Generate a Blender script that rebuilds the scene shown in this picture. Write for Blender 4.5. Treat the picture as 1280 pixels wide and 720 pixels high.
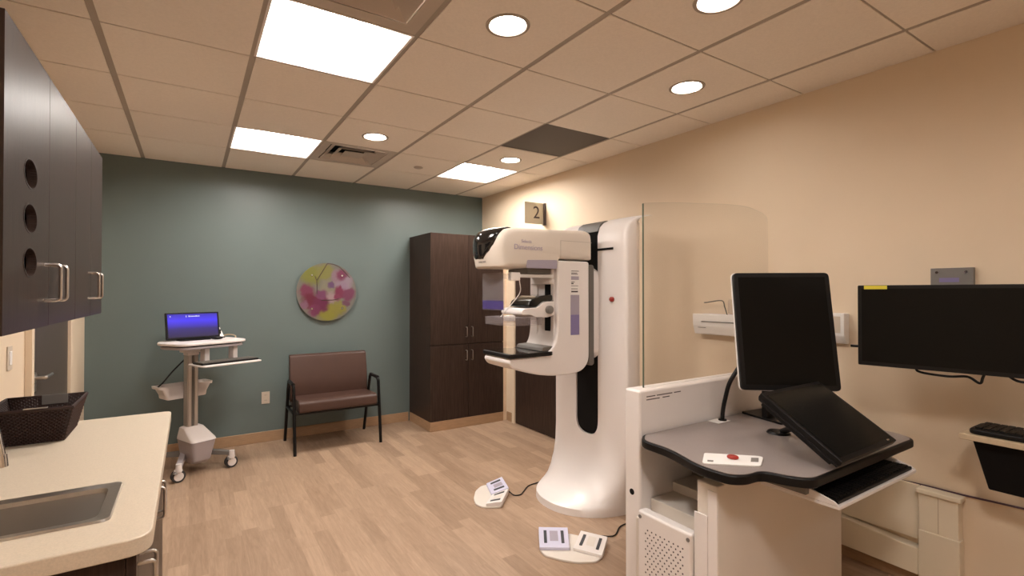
import bpy, bmesh, math, random
from mathutils import Vector, Matrix, Euler
random.seed(7)
R = math.radians
SC = bpy.context.scene
for o in list(bpy.data.objects): bpy.data.objects.remove(o)
CH = 1.446; CEIL = 2.6235; YB = 5.276; XR = 3.055; XL = -0.735; YF = -2.3
# ------------------------------------------------------------------ camera
cd = bpy.data.cameras.new('camera'); cam = bpy.data.objects.new('camera', cd)
SC.collection.objects.link(cam); SC.camera = cam
cd.sensor_width = 36; cd.lens = 615.6/1280*36; cd.shift_x = 13.6/1280; cd.clip_start = 0.02
cam.location = (0, 0, CH); cam.rotation_euler = (R(90.5225), 0, R(-32.28))
# ------------------------------------------------------------------ light & exposure
TROFFER = 18.0          # emission strength of the troffer lenses
DOWNLIGHT = 17.0       # emission strength of the downlight lenses
LAMP = (1.0, 0.95, 0.89)
SC.view_settings.view_transform = 'Standard'; SC.view_settings.look = 'None'
SC.view_settings.gamma = 1; SC.view_settings.use_curve_mapping = False
SC.view_settings.exposure = 2.0
w = bpy.data.worlds.new('world'); SC.world = w; w.use_nodes = True
w.node_tree.nodes['Background'].inputs[0].default_value = (1, .9, .8, 1)
w.node_tree.nodes['Background'].inputs[1].default_value = 0.01

# ------------------------------------------------------------------ materials
def lin(c): return tuple(((x/255)/12.92 if x/255 <= .04045 else ((x/255+.055)/1.055)**2.4) for x in c)
def mat(name, col, rough=.5, metal=0, bump=0, bscale=300, var=0, vscale=6, spec=.5, trans=0, ior=1.45, emis=None, estr=0, coat=0, stretch=None):
    m = bpy.data.materials.new(name); m.use_nodes = True
    nt = m.node_tree; b = nt.nodes['Principled BSDF']
    b.inputs['Base Color'].default_value = (*col, 1); b.inputs['Roughness'].default_value = rough
    b.inputs['Metallic'].default_value = metal; b.inputs['Specular IOR Level'].default_value = spec
    b.inputs['Transmission Weight'].default_value = trans; b.inputs['IOR'].default_value = ior
    b.inputs['Coat Weight'].default_value = coat
    if emis: b.inputs['Emission Color'].default_value = (*emis, 1); b.inputs['Emission Strength'].default_value = estr
    tc = nt.nodes.new('ShaderNodeTexCoord'); mp = nt.nodes.new('ShaderNodeMapping')
    nt.links.new(tc.outputs['Object'], mp.inputs[0])
    if stretch: mp.inputs['Scale'].default_value = stretch
    if var:
        n = nt.nodes.new('ShaderNodeTexNoise'); n.inputs['Scale'].default_value = vscale; n.inputs['Detail'].default_value = 6
        nt.links.new(mp.outputs[0], n.inputs[0])
        mr = nt.nodes.new('ShaderNodeMapRange'); mr.inputs[1].default_value = .3; mr.inputs[2].default_value = .7
        mr.inputs[3].default_value = 1-var; mr.inputs[4].default_value = 1+var
        nt.links.new(n.outputs[0], mr.inputs[0])
        mx = nt.nodes.new('ShaderNodeVectorMath'); mx.operation = 'SCALE'; mx.inputs[0].default_value = col
        nt.links.new(mr.outputs[0], mx.inputs['Scale']); nt.links.new(mx.outputs[0], b.inputs['Base Color'])
    if bump:
        n2 = nt.nodes.new('ShaderNodeTexNoise'); n2.inputs['Scale'].default_value = bscale; n2.inputs['Detail'].default_value = 3
        nt.links.new(mp.outputs[0], n2.inputs[0])
        bp = nt.nodes.new('ShaderNodeBump'); bp.inputs['Strength'].default_value = bump; bp.inputs['Distance'].default_value = .002
        nt.links.new(n2.outputs[0], bp.inputs['Height']); nt.links.new(bp.outputs[0], b.inputs['Normal'])
    return m
M = {}
M['cream'] = mat('cream_paint', (.76, .615, .455), .6, bump=.15, bscale=250, var=.02, vscale=2)
M['teal'] = mat('teal_paint', (.135, .170, .163), .38, bump=.15, bscale=250, var=.03, vscale=2)
M['tile'] = mat('ceiling_tile', (.92, .84, .75), .95, bump=.5, bscale=500, var=.03, vscale=90)
M['tbar'] = mat('ceiling_grid_metal', (.42, .36, .30), .6)
M['walnut'] = mat('dark_walnut_laminate', (.040, .024, .018), .36, var=.3, vscale=9, bump=.1, bscale=60, stretch=(14, 14, .7), spec=.2)
M['walnut_h'] = mat('dark_laminate_edge', (.035, .02, .015), .45)
M['birch'] = mat('vinyl_baseboard', (.40, .25, .145), .45, var=.12, vscale=5, stretch=(3, 3, 30))
M['counter'] = mat('speckled_solid_surface', (.60, .50, .385), .35, var=.07, vscale=260, spec=.5)
M['steel'] = mat('brushed_steel', (.58, .55, .52), .30, 1, var=.08, vscale=40, stretch=(1, 20, 1))
M['steel_bowl'] = mat('satin_steel_bowl', (.30, .26, .225), .36, 1)
M['unit'] = mat('pale_cream_plastic', (.82, .72, .56), .4)
M['nickel'] = mat('satin_nickel', (.62, .58, .54), .3, 1)
M['chrome'] = mat('chrome', (.85, .85, .85), .08, 1)
M['wicker'] = mat('dark_wicker', (.030, .012, .009), .5)
M['white'] = mat('white_enamel', (.80, .74, .71), .32, var=.01, vscale=3)
M['white_warm'] = mat('offwhite_plastic', (.74, .67, .60), .38, var=.02, vscale=3)
M['headgrey'] = mat('warm_grey_plastic', (.71, .63, .55), .4)
M['cart_white'] = mat('cart_white_plastic', (.76, .69, .66), .4)
M['cart_grey'] = mat('cart_grey_plastic', (.42, .37, .38), .45)
M['alu'] = mat('cart_aluminium', (.50, .45, .41), .38, .7)
M['black'] = mat('black_plastic', (.006, .005, .005), .42, spec=.3)
M['gloss'] = mat('glossy_black', (.008, .007, .007), .1, coat=.5)
M['matte'] = mat('matte_black', (.005, .004, .004), .7, spec=.2)
M['screen'] = mat('dark_screen', (.007, .006, .005), .25, spec=.12)
M['rubber'] = mat('rubber', (.04, .035, .035), .7)
M['dgrey'] = mat('dark_grey_plastic', (.13, .115, .10), .5)
M['mgrey'] = mat('mid_grey_plastic', (.20, .18, .165), .5)
M['desk'] = mat('grey_laminate', (.27, .225, .21), .35, var=.05, vscale=200)
M['vinyl'] = mat('brown_vinyl', (.074, .037, .027), .38, bump=.2, bscale=400, var=.05, vscale=8)
M['bench_metal'] = mat('bench_black_metal', (.006, .0055, .0055), .35, spec=.3)
M['lavender'] = mat('lavender_plastic', (.38, .335, .40), .4)
M['violet'] = mat('violet_plastic', (.22, .185, .36), .35)
M['padlav'] = mat('pale_lavender_pad', (.62, .60, .74), .4)
M['padgrey'] = mat('pedal_rubber', (.05, .05, .055), .6)
M['red'] = mat('red_plastic', (.33, .03, .02), .35)
M['yellow'] = mat('yellow_sticker', (.72, .60, .05), .5)
M['paper'] = mat('white_label', (.82, .78, .75), .5)
M['ink'] = mat('dark_ink', (.08, .06, .06), .6)
M['inklav'] = mat('lavender_ink', (.40, .33, .43), .6)
M['cable'] = mat('black_cable', (.007, .006, .006), .45, spec=.3)
M['purplecable'] = mat('purple_brown_cable', (.08, .035, .05), .5)
M['outlet'] = mat('outlet_plastic', (.62, .52, .42), .4)
M['vent'] = mat('vent_metal', (.55, .47, .40), .5)
M['perf'] = mat('perforated_metal', (.10, .085, .075), .6, bump=.6, bscale=180)
M['sign'] = mat('sign_plate', (.55, .49, .37), .4)
M['tan'] = mat('tan_shelf_edge', (.50, .38, .25), .5)
M['housing'] = mat('troffer_white', (.85, .80, .76), .5)
def emit(name, col, s):
    m = bpy.data.materials.new(name); m.use_nodes = True; nt = m.node_tree
    nt.nodes.remove(nt.nodes['Principled BSDF']); e = nt.nodes.new('ShaderNodeEmission')
    e.inputs[0].default_value = (*col, 1); e.inputs[1].default_value = s
    nt.links.new(e.outputs[0], nt.nodes['Material Output'].inputs[0]); return m
M['troffer_lens'] = emit('troffer_lens', LAMP, TROFFER)
M['down_lens'] = emit('downlight_lens', LAMP, DOWNLIGHT)
def clear(name, col, alpha, rough=.03):
    m = bpy.data.materials.new(name); m.use_nodes = True; nt = m.node_tree
    b = nt.nodes['Principled BSDF']; b.inputs['Base Color'].default_value = (*col, 1); b.inputs['Roughness'].default_value = rough
    tr = nt.nodes.new('ShaderNodeBsdfTransparent'); tr.inputs[0].default_value = (*[min(1, .9+.1*c) for c in col], 1)
    mx = nt.nodes.new('ShaderNodeMixShader'); lw = nt.nodes.new('ShaderNodeLayerWeight'); lw.inputs[0].default_value = .5
    pw = nt.nodes.new('ShaderNodeMath'); pw.operation = 'POWER'; pw.inputs[1].default_value = 5; nt.links.new(lw.outputs['Facing'], pw.inputs[0])
    ad = nt.nodes.new('ShaderNodeMath'); ad.operation = 'MULTIPLY_ADD'; ad.inputs[1].default_value = .8; ad.inputs[2].default_value = alpha; ad.use_clamp = True
    nt.links.new(pw.outputs[0], ad.inputs[0]); nt.links.new(ad.outputs[0], mx.inputs[0])
    nt.links.new(tr.outputs[0], mx.inputs[1]); nt.links.new(b.outputs[0], mx.inputs[2])
    nt.links.new(mx.outputs[0], nt.nodes['Material Output'].inputs[0]); return m
M['glass'] = clear('shield_glass', (.72, .70, .62), .018)
M['glass_edge'] = mat('glass_edge_green', (.10, .12, .08), .3)
M['clear'] = clear('clear_acrylic', (.62, .56, .58), .10, .1)
M['clearviolet'] = clear('violet_acrylic', (.10, .07, .30), .42, .2)
# floor planks
def floor_mat():
    m = bpy.data.materials.new('oak_plank_vinyl'); m.use_nodes = True; nt = m.node_tree; b = nt.nodes['Principled BSDF']
    tc = nt.nodes.new('ShaderNodeTexCoord'); mp = nt.nodes.new('ShaderNodeMapping'); mp.inputs['Rotation'].default_value = (0, 0, R(90))
    nt.links.new(tc.outputs['Object'], mp.inputs[0])
    br = nt.nodes.new('ShaderNodeTexBrick'); br.inputs['Scale'].default_value = 1; br.inputs['Brick Width'].default_value = .52
    br.inputs['Row Height'].default_value = .09; br.inputs['Mortar Size'].default_value = .0006; br.inputs['Bias'].default_value = 0
    br.offset = .37; br.offset_frequency = 2; br.squash = 1.3; br.squash_frequency = 3
    br.inputs['Color1'].default_value = (0, 0, 0, 1); br.inputs['Color2'].default_value = (1, 1, 1, 1); br.inputs['Mortar'].default_value = (.3, .3, .3, 1)
    nt.links.new(mp.outputs[0], br.inputs[0])
    # per-plank offset of grain
    add = nt.nodes.new('ShaderNodeVectorMath'); add.operation = 'MULTIPLY_ADD'
    add.inputs[1].default_value = (5, 5, 5)
    nt.links.new(br.outputs[0], add.inputs[0]); nt.links.new(mp.outputs[0], add.inputs[2])
    mp2 = nt.nodes.new('ShaderNodeMapping'); mp2.inputs['Scale'].default_value = (1.6, 16, 1); nt.links.new(add.outputs[0], mp2.inputs[0])
    n = nt.nodes.new('ShaderNodeTexNoise'); n.inputs['Scale'].default_value = 2.2; n.inputs['Detail'].default_value = 8; n.inputs['Distortion'].default_value = 1.6
    nt.links.new(mp2.outputs[0], n.inputs[0])
    wv = nt.nodes.new('ShaderNodeTexNoise'); wv.inputs['Scale'].default_value = 14; wv.inputs['Detail'].default_value = 5
    nt.links.new(mp2.outputs[0], wv.inputs[0])
    c1 = nt.nodes.new('ShaderNodeMath'); c1.operation = 'MULTIPLY_ADD'; c1.inputs[1].default_value = .27; nt.links.new(br.outputs[0], c1.inputs[0])
    c2 = nt.nodes.new('ShaderNodeMath'); c2.operation = 'MULTIPLY_ADD'; c2.inputs[1].default_value = .55; c2.inputs[2].default_value = .05; nt.links.new(n.outputs[0], c2.inputs[0])
    c3 = nt.nodes.new('ShaderNodeMath'); c3.operation = 'MULTIPLY_ADD'; c3.inputs[1].default_value = .22; nt.links.new(wv.outputs[0], c3.inputs[0])
    nt.links.new(c2.outputs[0], c3.inputs[2]); nt.links.new(c3.outputs[0], c1.inputs[2])
    rp = nt.nodes.new('ShaderNodeValToRGB'); rp.color_ramp.elements[0].position = .25; rp.color_ramp.elements[0].color = (.235, .145, .092, 1)
    rp.color_ramp.elements[1].position = .8; rp.color_ramp.elements[1].color = (.465, .32, .218, 1)
    nt.links.new(c1.outputs[0], rp.inputs[0]); nt.links.new(rp.outputs[0], b.inputs['Base Color'])
    b.inputs['Roughness'].default_value = .42; b.inputs['Specular IOR Level'].default_value = .4
    return m
M['floor'] = floor_mat()
# ------------------------------------------------------------------ mesh helpers
class MB:
    def __init__(s): s.bm = bmesh.new()
    def faces(s, vs, fs):
        v = [s.bm.verts.new(p) for p in vs]
        for f in fs:
            try: s.bm.faces.new([v[i] for i in f])
            except ValueError: pass
        return s
    def box(s, x0, x1, y0, y1, z0, z1):
        x0, x1 = sorted((x0, x1)); y0, y1 = sorted((y0, y1)); z0, z1 = sorted((z0, z1))
        return s.faces([(x0,y0,z0),(x1,y0,z0),(x1,y1,z0),(x0,y1,z0),(x0,y0,z1),(x1,y0,z1),(x1,y1,z1),(x0,y1,z1)],
                       [(0,3,2,1),(4,5,6,7),(0,1,5,4),(1,2,6,5),(2,3,7,6),(3,0,4,7)])
    def prism(s, pts, ax, a0, a1):
        f = {'x': lambda p, a: (a, p[0], p[1]), 'y': lambda p, a: (p[0], a, p[1]), 'z': lambda p, a: (p[0], p[1], a)}[ax]
        n = len(pts); vs = [f(p, a0) for p in pts] + [f(p, a1) for p in pts]
        return s.faces(vs, [tuple(range(n))[::-1], tuple(range(n, 2*n))] + [(i, (i+1) % n, n+(i+1) % n, n+i) for i in range(n)])
    def loft(s, rings, cap=True):
        n = len(rings[0]); vs = [p for r in rings for p in r]; fs = []
        for k in range(len(rings)-1):
            for i in range(n): fs.append((k*n+i, k*n+(i+1) % n, (k+1)*n+(i+1) % n, (k+1)*n+i))
        if cap: fs += [tuple(range(n))[::-1], tuple(range((len(rings)-1)*n, len(rings)*n))]
        return s.faces(vs, fs)
    def cyl(s, p0, p1, r0, r1=None, n=24):
        r1 = r0 if r1 is None else r1
        return s.tube([p0, p1], [r0, r1], n)
    def tube(s, path, r, n=10):
        P = [Vector(p) for p in path]; rr = r if isinstance(r, (list, tuple)) else [r]*len(P)
        rings = []; t = (P[1]-P[0]).normalized(); u = t.orthogonal().normalized()
        for i, p in enumerate(P):
            a = (P[min(i+1, len(P)-1)]-P[max(i-1, 0)]).normalized()
            u = (u-a*u.dot(a)).normalized(); v = a.cross(u)
            rings.append([tuple(p+(u*math.cos(2*math.pi*k/n)+v*math.sin(2*math.pi*k/n))*rr[i]) for k in range(n)])
        return s.loft(rings)
    def sph(s, c, r, sc=(1, 1, 1), n=20):
        m = Matrix.Translation(c) @ Matrix.Diagonal((*[r*k for k in sc], 1))
        bmesh.ops.create_uvsphere(s.bm, u_segments=n, v_segments=n//2, radius=1, matrix=m); return s
def rp(pts, r, n=5):
    """polygon with rounded corners; r a number or list"""
    out = []; N = len(pts)
    for i in range(N):
        ri = r[i] if isinstance(r, (list, tuple)) else r
        p = Vector(pts[i]); a = Vector(pts[i-1])-p; b = Vector(pts[(i+1) % N])-p
        if ri <= 0: out.append(tuple(p)); continue
        t = min(ri, a.length*.49, b.length*.49); A = p+a.normalized()*t; B = p+b.normalized()*t
        for k in range(n+1):
            q = k/n; out.append(tuple(A*(1-q)**2+p*2*q*(1-q)+B*q*q))
    return out
def rpath(pts, r, n=6):
    P = [Vector(p) for p in pts]; out = [P[0]]
    for i in range(1, len(P)-1):
        a = P[i-1]-P[i]; b = P[i+1]-P[i]; t = min(r, a.length*.49, b.length*.49)
        A = P[i]+a.normalized()*t; B = P[i]+b.normalized()*t
        for k in range(n+1):
            q = k/n; out.append(A*(1-q)**2+P[i]*2*q*(1-q)+B*q*q)
    return out+[P[-1]]
def smooth(pts, n=8):
    P = [Vector(p) for p in pts]; P = [P[0]*2-P[1]]+P+[P[-1]*2-P[-2]]; out = []
    for i in range(1, len(P)-2):
        for k in range(n):
            t = k/n; a, b, c, d = P[i-1:i+3]
            out.append(.5*((2*b)+(c-a)*t+(2*a-5*b+4*c-d)*t*t+(3*b-a-3*c+d)*t**3))
    return out+[P[-2]]
def ell(cx, cy, rx, ry, n=32): return [(cx+rx*math.cos(2*math.pi*k/n), cy+ry*math.sin(2*math.pi*k/n)) for k in range(n)]
def rrect(x0, x1, y0, y1, r, n=5): return rp([(x0, y0), (x1, y0), (x1, y1), (x0, y1)], r, n)
WM = {}
def obj(name, mb, m, parent=None, bev=0, seg=2, world=True, ang=35, cuts=None):
    me = bpy.data.meshes.new(name); bmesh.ops.recalc_face_normals(mb.bm, faces=mb.bm.faces[:]); mb.bm.to_mesh(me); mb.bm.free()
    ob = bpy.data.objects.new(name, me); SC.collection.objects.link(ob)
    if cuts:
        c = obj('cutter', cuts, 'black'); md = ob.modifiers.new('b', 'BOOLEAN'); md.operation = 'DIFFERENCE'; md.object = c; md.solver = 'EXACT'
        bpy.context.view_layer.update()
        nm = bpy.data.meshes.new_from_object(ob.evaluated_get(bpy.context.evaluated_depsgraph_get()))
        ob.modifiers.clear(); ob.data = nm; nm.name = name; me = nm
        cm = c.data; bpy.data.objects.remove(c); bpy.data.meshes.remove(cm)
    me.materials.clear(); me.materials.append(M[m] if isinstance(m, str) else m)
    for p in me.polygons: p.use_smooth = True; p.material_index = 0
    me.set_sharp_from_angle(angle=R(ang))
    if bev:
        md = ob.modifiers.new('bevel', 'BEVEL'); md.width = bev; md.segments = seg; md.limit_method = 'ANGLE'; md.angle_limit = R(35); md.harden_normals = True
    if parent is not None:
        pm = WM.get(parent.name, Matrix.Identity(4))
        if world: me.transform(pm.inverted())
        ob.parent = parent; WM[ob.name] = pm
    else: WM[ob.name] = Matrix.Identity(4)
    return ob
def setp(o, label=None, cat=None, group=None, kind=None):
    for k, v in (('label', label), ('category', cat), ('group', group), ('kind', kind)):
        if v: o[k] = v
    return o
def thing(name, label, cat, loc=(0, 0, 0), rz=0, group=None):
    o = bpy.data.objects.new(name, None); o.empty_display_size = .1; SC.collection.objects.link(o)
    o.location = loc; o.rotation_euler = (0, 0, rz); WM[o.name] = Matrix.Translation(loc) @ Matrix.Rotation(rz, 4, 'Z')
    return setp(o, label, cat, group)
def centre(ob):
    """give a single-mesh thing its origin at its base"""
    me = ob.data; xs = [v.co for v in me.vertices]
    c = Vector(((min(v.x for v in xs)+max(v.x for v in xs))/2, (min(v.y for v in xs)+max(v.y for v in xs))/2, min(v.z for v in xs)))
    me.transform(Matrix.Translation(-c)); ob.location = c; WM[ob.name] = Matrix.Translation(c); return ob
def solo(name, mb, m, label, cat, group=None, bev=0, **k):
    return setp(centre(obj(name, mb, m, None, bev, **k)), label, cat, group)
def copy_tree(o, parent=None):
    c = o.copy(); SC.collection.objects.link(c)
    if parent: c.parent = parent
    for ch in list(o.children): copy_tree(ch, c)
    return c
def struct(name, mb, m, parent=None, bev=0, **k):
    o = obj(name, mb, m, parent, bev, **k)
    if parent is None: o['kind'] = 'structure'
    return o
def text(name, s, size, m, parent, matrix, ext=.0006, align='CENTER', sx=1):
    cu = bpy.data.curves.new(name, 'FONT'); cu.body = s; cu.size = size; cu.extrude = ext; cu.align_x = align; cu.align_y = 'CENTER'
    t = bpy.data.objects.new(name, cu); SC.collection.objects.link(t); bpy.context.view_layer.update()
    me = bpy.data.meshes.new_from_object(t.evaluated_get(bpy.context.evaluated_depsgraph_get()))
    bpy.data.objects.remove(t); bpy.data.curves.remove(cu)
    me.transform(matrix @ Matrix.Diagonal((sx, 1, 1, 1))); pm = WM[parent.name]; me.transform(pm.inverted())
    me.materials.clear(); me.materials.append(M[m]); ob = bpy.data.objects.new(name, me); SC.collection.objects.link(ob); ob.parent = parent; WM[ob.name] = pm
    return ob
def face_mat(pos, xdir, updir):
    x = Vector(xdir).normalized(); y = Vector(updir).normalized(); z = x.cross(y)
    m = Matrix((x, y, z)).transposed().to_4x4(); m.translation = pos; return m

# ================================================================== ROOM SHELL
struct('floor', MB().box(XL-.12, XR+.12, YF-.12, YB+.12, -.1, 0), 'floor')
struct('wall_back', MB().box(XL-.12, XR+.12, YB, YB+.12, 0, CEIL+.3), 'teal')
struct('wall_right', MB().box(XR, XR+.12, YF, YB, 0, CEIL+.3), 'cream')
struct('wall_left', MB().box(XL-.12, XL, YF, YB, 0, CEIL+.3), 'cream')
struct('wall_front', MB().box(XL-.12, XR+.12, YF-.12, YF, 0, CEIL+.3), 'cream')
# ceiling: tegular tiles standing below a metal grid
S = .6096; GX = [-.351+S*i for i in range(-1, 6)]; GY = [2.716+S*j for j in range(-9, 4)]
XS = [XL]+[g for g in GX if g > XL+.05]+[XR]; YS = [YF]+[g for g in GY if g > YF+.05]+[YB]
def cell(i, j): return (-.351+S*i, -.351+S*(i+1), 2.716+S*j, 2.716+S*(j+1))
TRO = [(1, -1), (1, 2), (4, 2), (1, -5)]; DIF = [(2, 2), (1, -2)]; RET = [(4, 0)]  # last troffer is unseen, added behind the camera to help light the room
DOWN = [(2, -2), (3, -3), (4, -2), (2, 1), (4, 1), (1, -7), (4, -7), (3, -5)]  # last three are unseen fill, the final one added to brighten console and right wall
skip = TRO+DIF+RET
grid = MB(); tiles = MB(); cutm = MB()
for a in range(len(XS)-1):
    for b in range(len(YS)-1):
        x0, x1, y0, y1 = XS[a], XS[a+1], YS[b], YS[b+1]; cx, cy = (x0+x1)/2, (y0+y1)/2
        i = math.floor((cx+.351)/S); j = math.floor((cy-2.716)/S) if cy < 2.716+3*S else 3
        if (i, j) in skip: continue
        gx0 = 0 if a == 0 else .015; gx1 = 0 if a == len(XS)-2 else .015
        gy0 = 0 if b == 0 else .005; gy1 = 0 if b == len(YS)-2 else .005
        tiles.box(x0+gx0, x1-gx1, y0+gy0, y1-gy1, CEIL-.007, CEIL+.012)
for g in XS[1:-1]: grid.box(g-.0145, g+.0145, YF, YB, CEIL-.004, CEIL+.03)
for g in YS[1:-1]:
    for a in range(len(XS)-1): grid.box(XS[a]+.0145, XS[a+1]-.0145, g-.012, g+.012, CEIL-.003, CEIL+.03)
dl_xy = [((lambda c: ((c[0]+c[1])/2, (c[2]+c[3])/2))(cell(*d))) for d in DOWN]
for x, y in dl_xy: cutm.cyl((x, y, CEIL-.05), (x, y, CEIL+.05), .082, n=40)
ceil = struct('ceiling', tiles, 'tile', cuts=cutm)
g = obj('ceiling_grid', grid, 'tbar', ceil)
obj('plenum_cover', MB().box(XL, XR, YF, YB, CEIL+.22, CEIL+.26), 'tile', ceil)
# baseboards
def bb(name, x0, x1, y0, y1): struct(name, MB().box(x0, x1, y0, y1, 0, .1), 'birch', bev=.004)
bb('baseboard_back', XL, 2.09, YB-.012, YB)
bb('baseboard_right', XR-.012, XR, YF, 3.50)
bb('baseboard_left', XL, XL+.012, 2.78, 3.50)
bb('trim_1', XR-.012, XR, 4.60, 4.70)
# ================================================================== DOORS
def panel_door(name, x, nx, y0, y1, z1, hinge_far, mat_='walnut'):
    d = bpy.data.objects.new(name, None); SC.collection.objects.link(d); d.location = (x, (y0+y1)/2, 0); d['kind'] = 'structure'; WM[d.name] = Matrix.Translation(d.location)
    obj('door_leaf', MB().box(x, x+nx*.012, y0, y1, .008, z1), mat_, d)
    fr = MB(); t = .05
    for a, b in ((y0-t, y0-.003), (y1+.003, y1+t)): fr.box(x, x+nx*.03, a, b, 0, z1+t)
    fr.box(x, x+nx*.03, y0-.003, y1+.003, z1+.003, z1+t)
    obj('door_frame', fr, 'cream', d, .002); return d
d1 = panel_door('door_1', XL, 1, 3.585, 4.545, 2.12, True, mat('grey_brown_door', (.075, .057, .048), .4, var=.15, vscale=8, stretch=(10, 10, 1)))
hd = obj('door_handle', MB().cyl((XL+.012, 3.66, .975), (XL+.02, 3.66, .975), .032).cyl((XL+.02, 3.66, .975), (XL+.06, 3.66, .975), .011)
         .tube(rpath([(XL+.05, 3.66, .975), (XL+.062, 3.67, .975), (XL+.062, 3.80, .975)], .01), .0095)
         .box(XL+.012, XL+.017, 3.63, 3.69, .90, .94), 'nickel', d1)
d2 = panel_door('door_2', XR, -1, 3.60, 4.52, 2.02, True)
# ================================================================== CEILING FITTINGS
cnt = {'troffer': 0}
TL = ['square recessed ceiling light nearest the camera, next to the big air vent', 'square recessed ceiling light above the teal wall beside the small air vent',
      'square recessed ceiling light at the far corner by the cream wall']
def troffer(c, label):
    x0, x1, y0, y1 = c; cx, cy = (x0+x1)/2, (y0+y1)/2
    t = thing('troffer_light', label, 'ceiling light', (cx, cy, CEIL), group='square recessed ceiling lights')
    m = .012; h = MB(); z0 = CEIL-.004; zt = CEIL+.085; s = .10
    o = [(x0+m, y0+m), (x1-m, y0+m), (x1-m, y1-m), (x0+m, y1-m)]; n = [(x0+s, y0+s), (x1-s, y0+s), (x1-s, y1-s), (x0+s, y1-s)]
    vs = [(*p, z0) for p in o]+[(*p, zt) for p in n]
    h.faces(vs, [(k, (k+1) % 4, 4+(k+1) % 4, 4+k) for k in range(4)]+[(4, 5, 6, 7)])
    hh = obj('reflector_housing', h, 'housing', t)
    f = MB(); w_ = .010
    f.box(x0+.003, x1-.003, y0+.003, y0+m, z0-.001, CEIL+.01).box(x0+.003, x1-.003, y1-m, y1-.003, z0-.001, CEIL+.01)
    f.box(x0+.003, x0+m, y0+m, y1-m, z0-.001, CEIL+.01).box(x1-m, x1-.003, y0+m, y1-m, z0-.001, CEIL+.01)
    obj('trim_frame', f, 'housing', t)
    obj('lens', MB().prism(rrect(x0+s+.02, x1-s-.02, y0+s+.02, y1-s-.02, .02), 'z', zt-.012, zt-.003), 'troffer_lens', t)
    obj('retaining_wire', MB().tube(smooth([(cx-.10, y1-.10, CEIL+.03), (cx-.06, y1-.07, CEIL+.005), (cx+.02, y1-.07, CEIL+.002), (cx+.08, y1-.10, CEIL+.03)]), .0025, 6), 'lavender', t)
for k, c in enumerate(TRO[:3]): troffer(cell(*c), TL[k])
for k, c in enumerate(TRO[3:]): troffer(cell(*c), 'unseen square ceiling light added behind the camera as fill')
DLL = ['round downlight to the right of the nearest square ceiling light', 'round downlight cut by the top edge of the photo', 'round downlight closest to the long cream wall',
       'small round downlight beside the far air vent', 'small round downlight between the dark return grille and the far square light', 'unseen downlight added behind the camera on the left as fill', 'unseen downlight added behind the camera on the right as fill', 'unseen downlight added just behind the camera to brighten the console and right wall']
for (x, y), lb in zip(dl_xy, DLL):
    t = thing('downlight', lb, 'ceiling light', (x, y, CEIL-.007), group='round downlights')
    ring = MB(); n = 48; vs = []
    prof = [(.098, 0), (.096, -.004), (.082, -.004), (.076, .004), (.078, .03), (.098, .0)]
    rings = [[(x+r*math.cos(2*math.pi*k/n), y+r*math.sin(2*math.pi*k/n), CEIL-.007+z) for k in range(n)] for r, z in prof]
    obj('trim_ring', ring.loft(rings, False), 'tbar', t)
    obj('lens', MB().cyl((x, y, CEIL+.004), (x, y, CEIL+.01), .0765, n=48), 'down_lens', t)
def diffuser(c, label):
    x0, x1, y0, y1 = c; cx, cy = (x0+x1)/2, (y0+y1)/2
    t = thing('air_diffuser', label, 'air vent', (cx, cy, CEIL), group='louvred air vents')
    h = .296
    def fr(a, b, za, zb):
        m = MB(); rg = []
        for r, z in ((a, za), (a, za-.004), (b, zb-.004), (b, zb)): rg.append([(cx-r, cy-r, z), (cx+r, cy-r, z), (cx+r, cy+r, z), (cx-r, cy+r, z)])
        rg.append(rg[0]); return m.loft(rg, False)
    obj('frame', fr(h, .235, CEIL-.001, CEIL+.001), 'vent', t)
    obj('neck', MB().box(cx-.24, cx+.24, cy-.24, cy+.24, CEIL+.07, CEIL+.08), 'matte', t)
    for a, b in ((.225, .17), (.155, .10)): obj('louvre', fr(a, b, CEIL+.0, CEIL+.035), 'vent', t)
    obj('core', MB().box(cx-.085, cx+.085, cy-.085, cy+.085, CEIL+.0, CEIL+.004), 'vent', t)
diffuser(cell(2, 2), 'small louvred air vent near the teal wall beside the far ceiling lights')
diffuser(cell(1, -2), 'large louvred air vent at the top edge of the photo')
c = cell(4, 0)
rg_ = thing('return_grille', 'dark grey perforated return air panel in the ceiling', 'air vent', ((c[0]+c[1])/2, (c[2]+c[3])/2, CEIL))
obj('perforated_panel', MB().box(c[0]+.02, c[1]-.02, c[2]+.02, c[3]-.02, CEIL-.003, CEIL+.006), 'perf', rg_)
m_ = MB(); m_.box(c[0]+.004, c[1]-.004, c[2]+.004, c[2]+.02, CEIL-.005, CEIL+.006).box(c[0]+.004, c[1]-.004, c[3]-.02, c[3]-.004, CEIL-.005, CEIL+.006).box(c[0]+.004, c[0]+.02, c[2]+.02, c[3]-.02, CEIL-.005, CEIL+.006).box(c[1]-.02, c[1]-.004, c[2]+.02, c[3]-.02, CEIL-.005, CEIL+.006)
obj('frame', m_, 'perf', rg_)
sx, sy = 1.80, 4.30
solo('sprinkler_cover', MB().loft([[(sx+r*math.cos(a*math.pi/16), sy+r*math.sin(a*math.pi/16), z) for a in range(32)] for r, z in ((.042, CEIL-.007), (.042, CEIL-.012), (.034, CEIL-.016), (.012, CEIL-.018))]), 'vent', 'small round sprinkler cover plate on the ceiling between the air vent and the far light', 'sprinkler cover')

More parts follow.
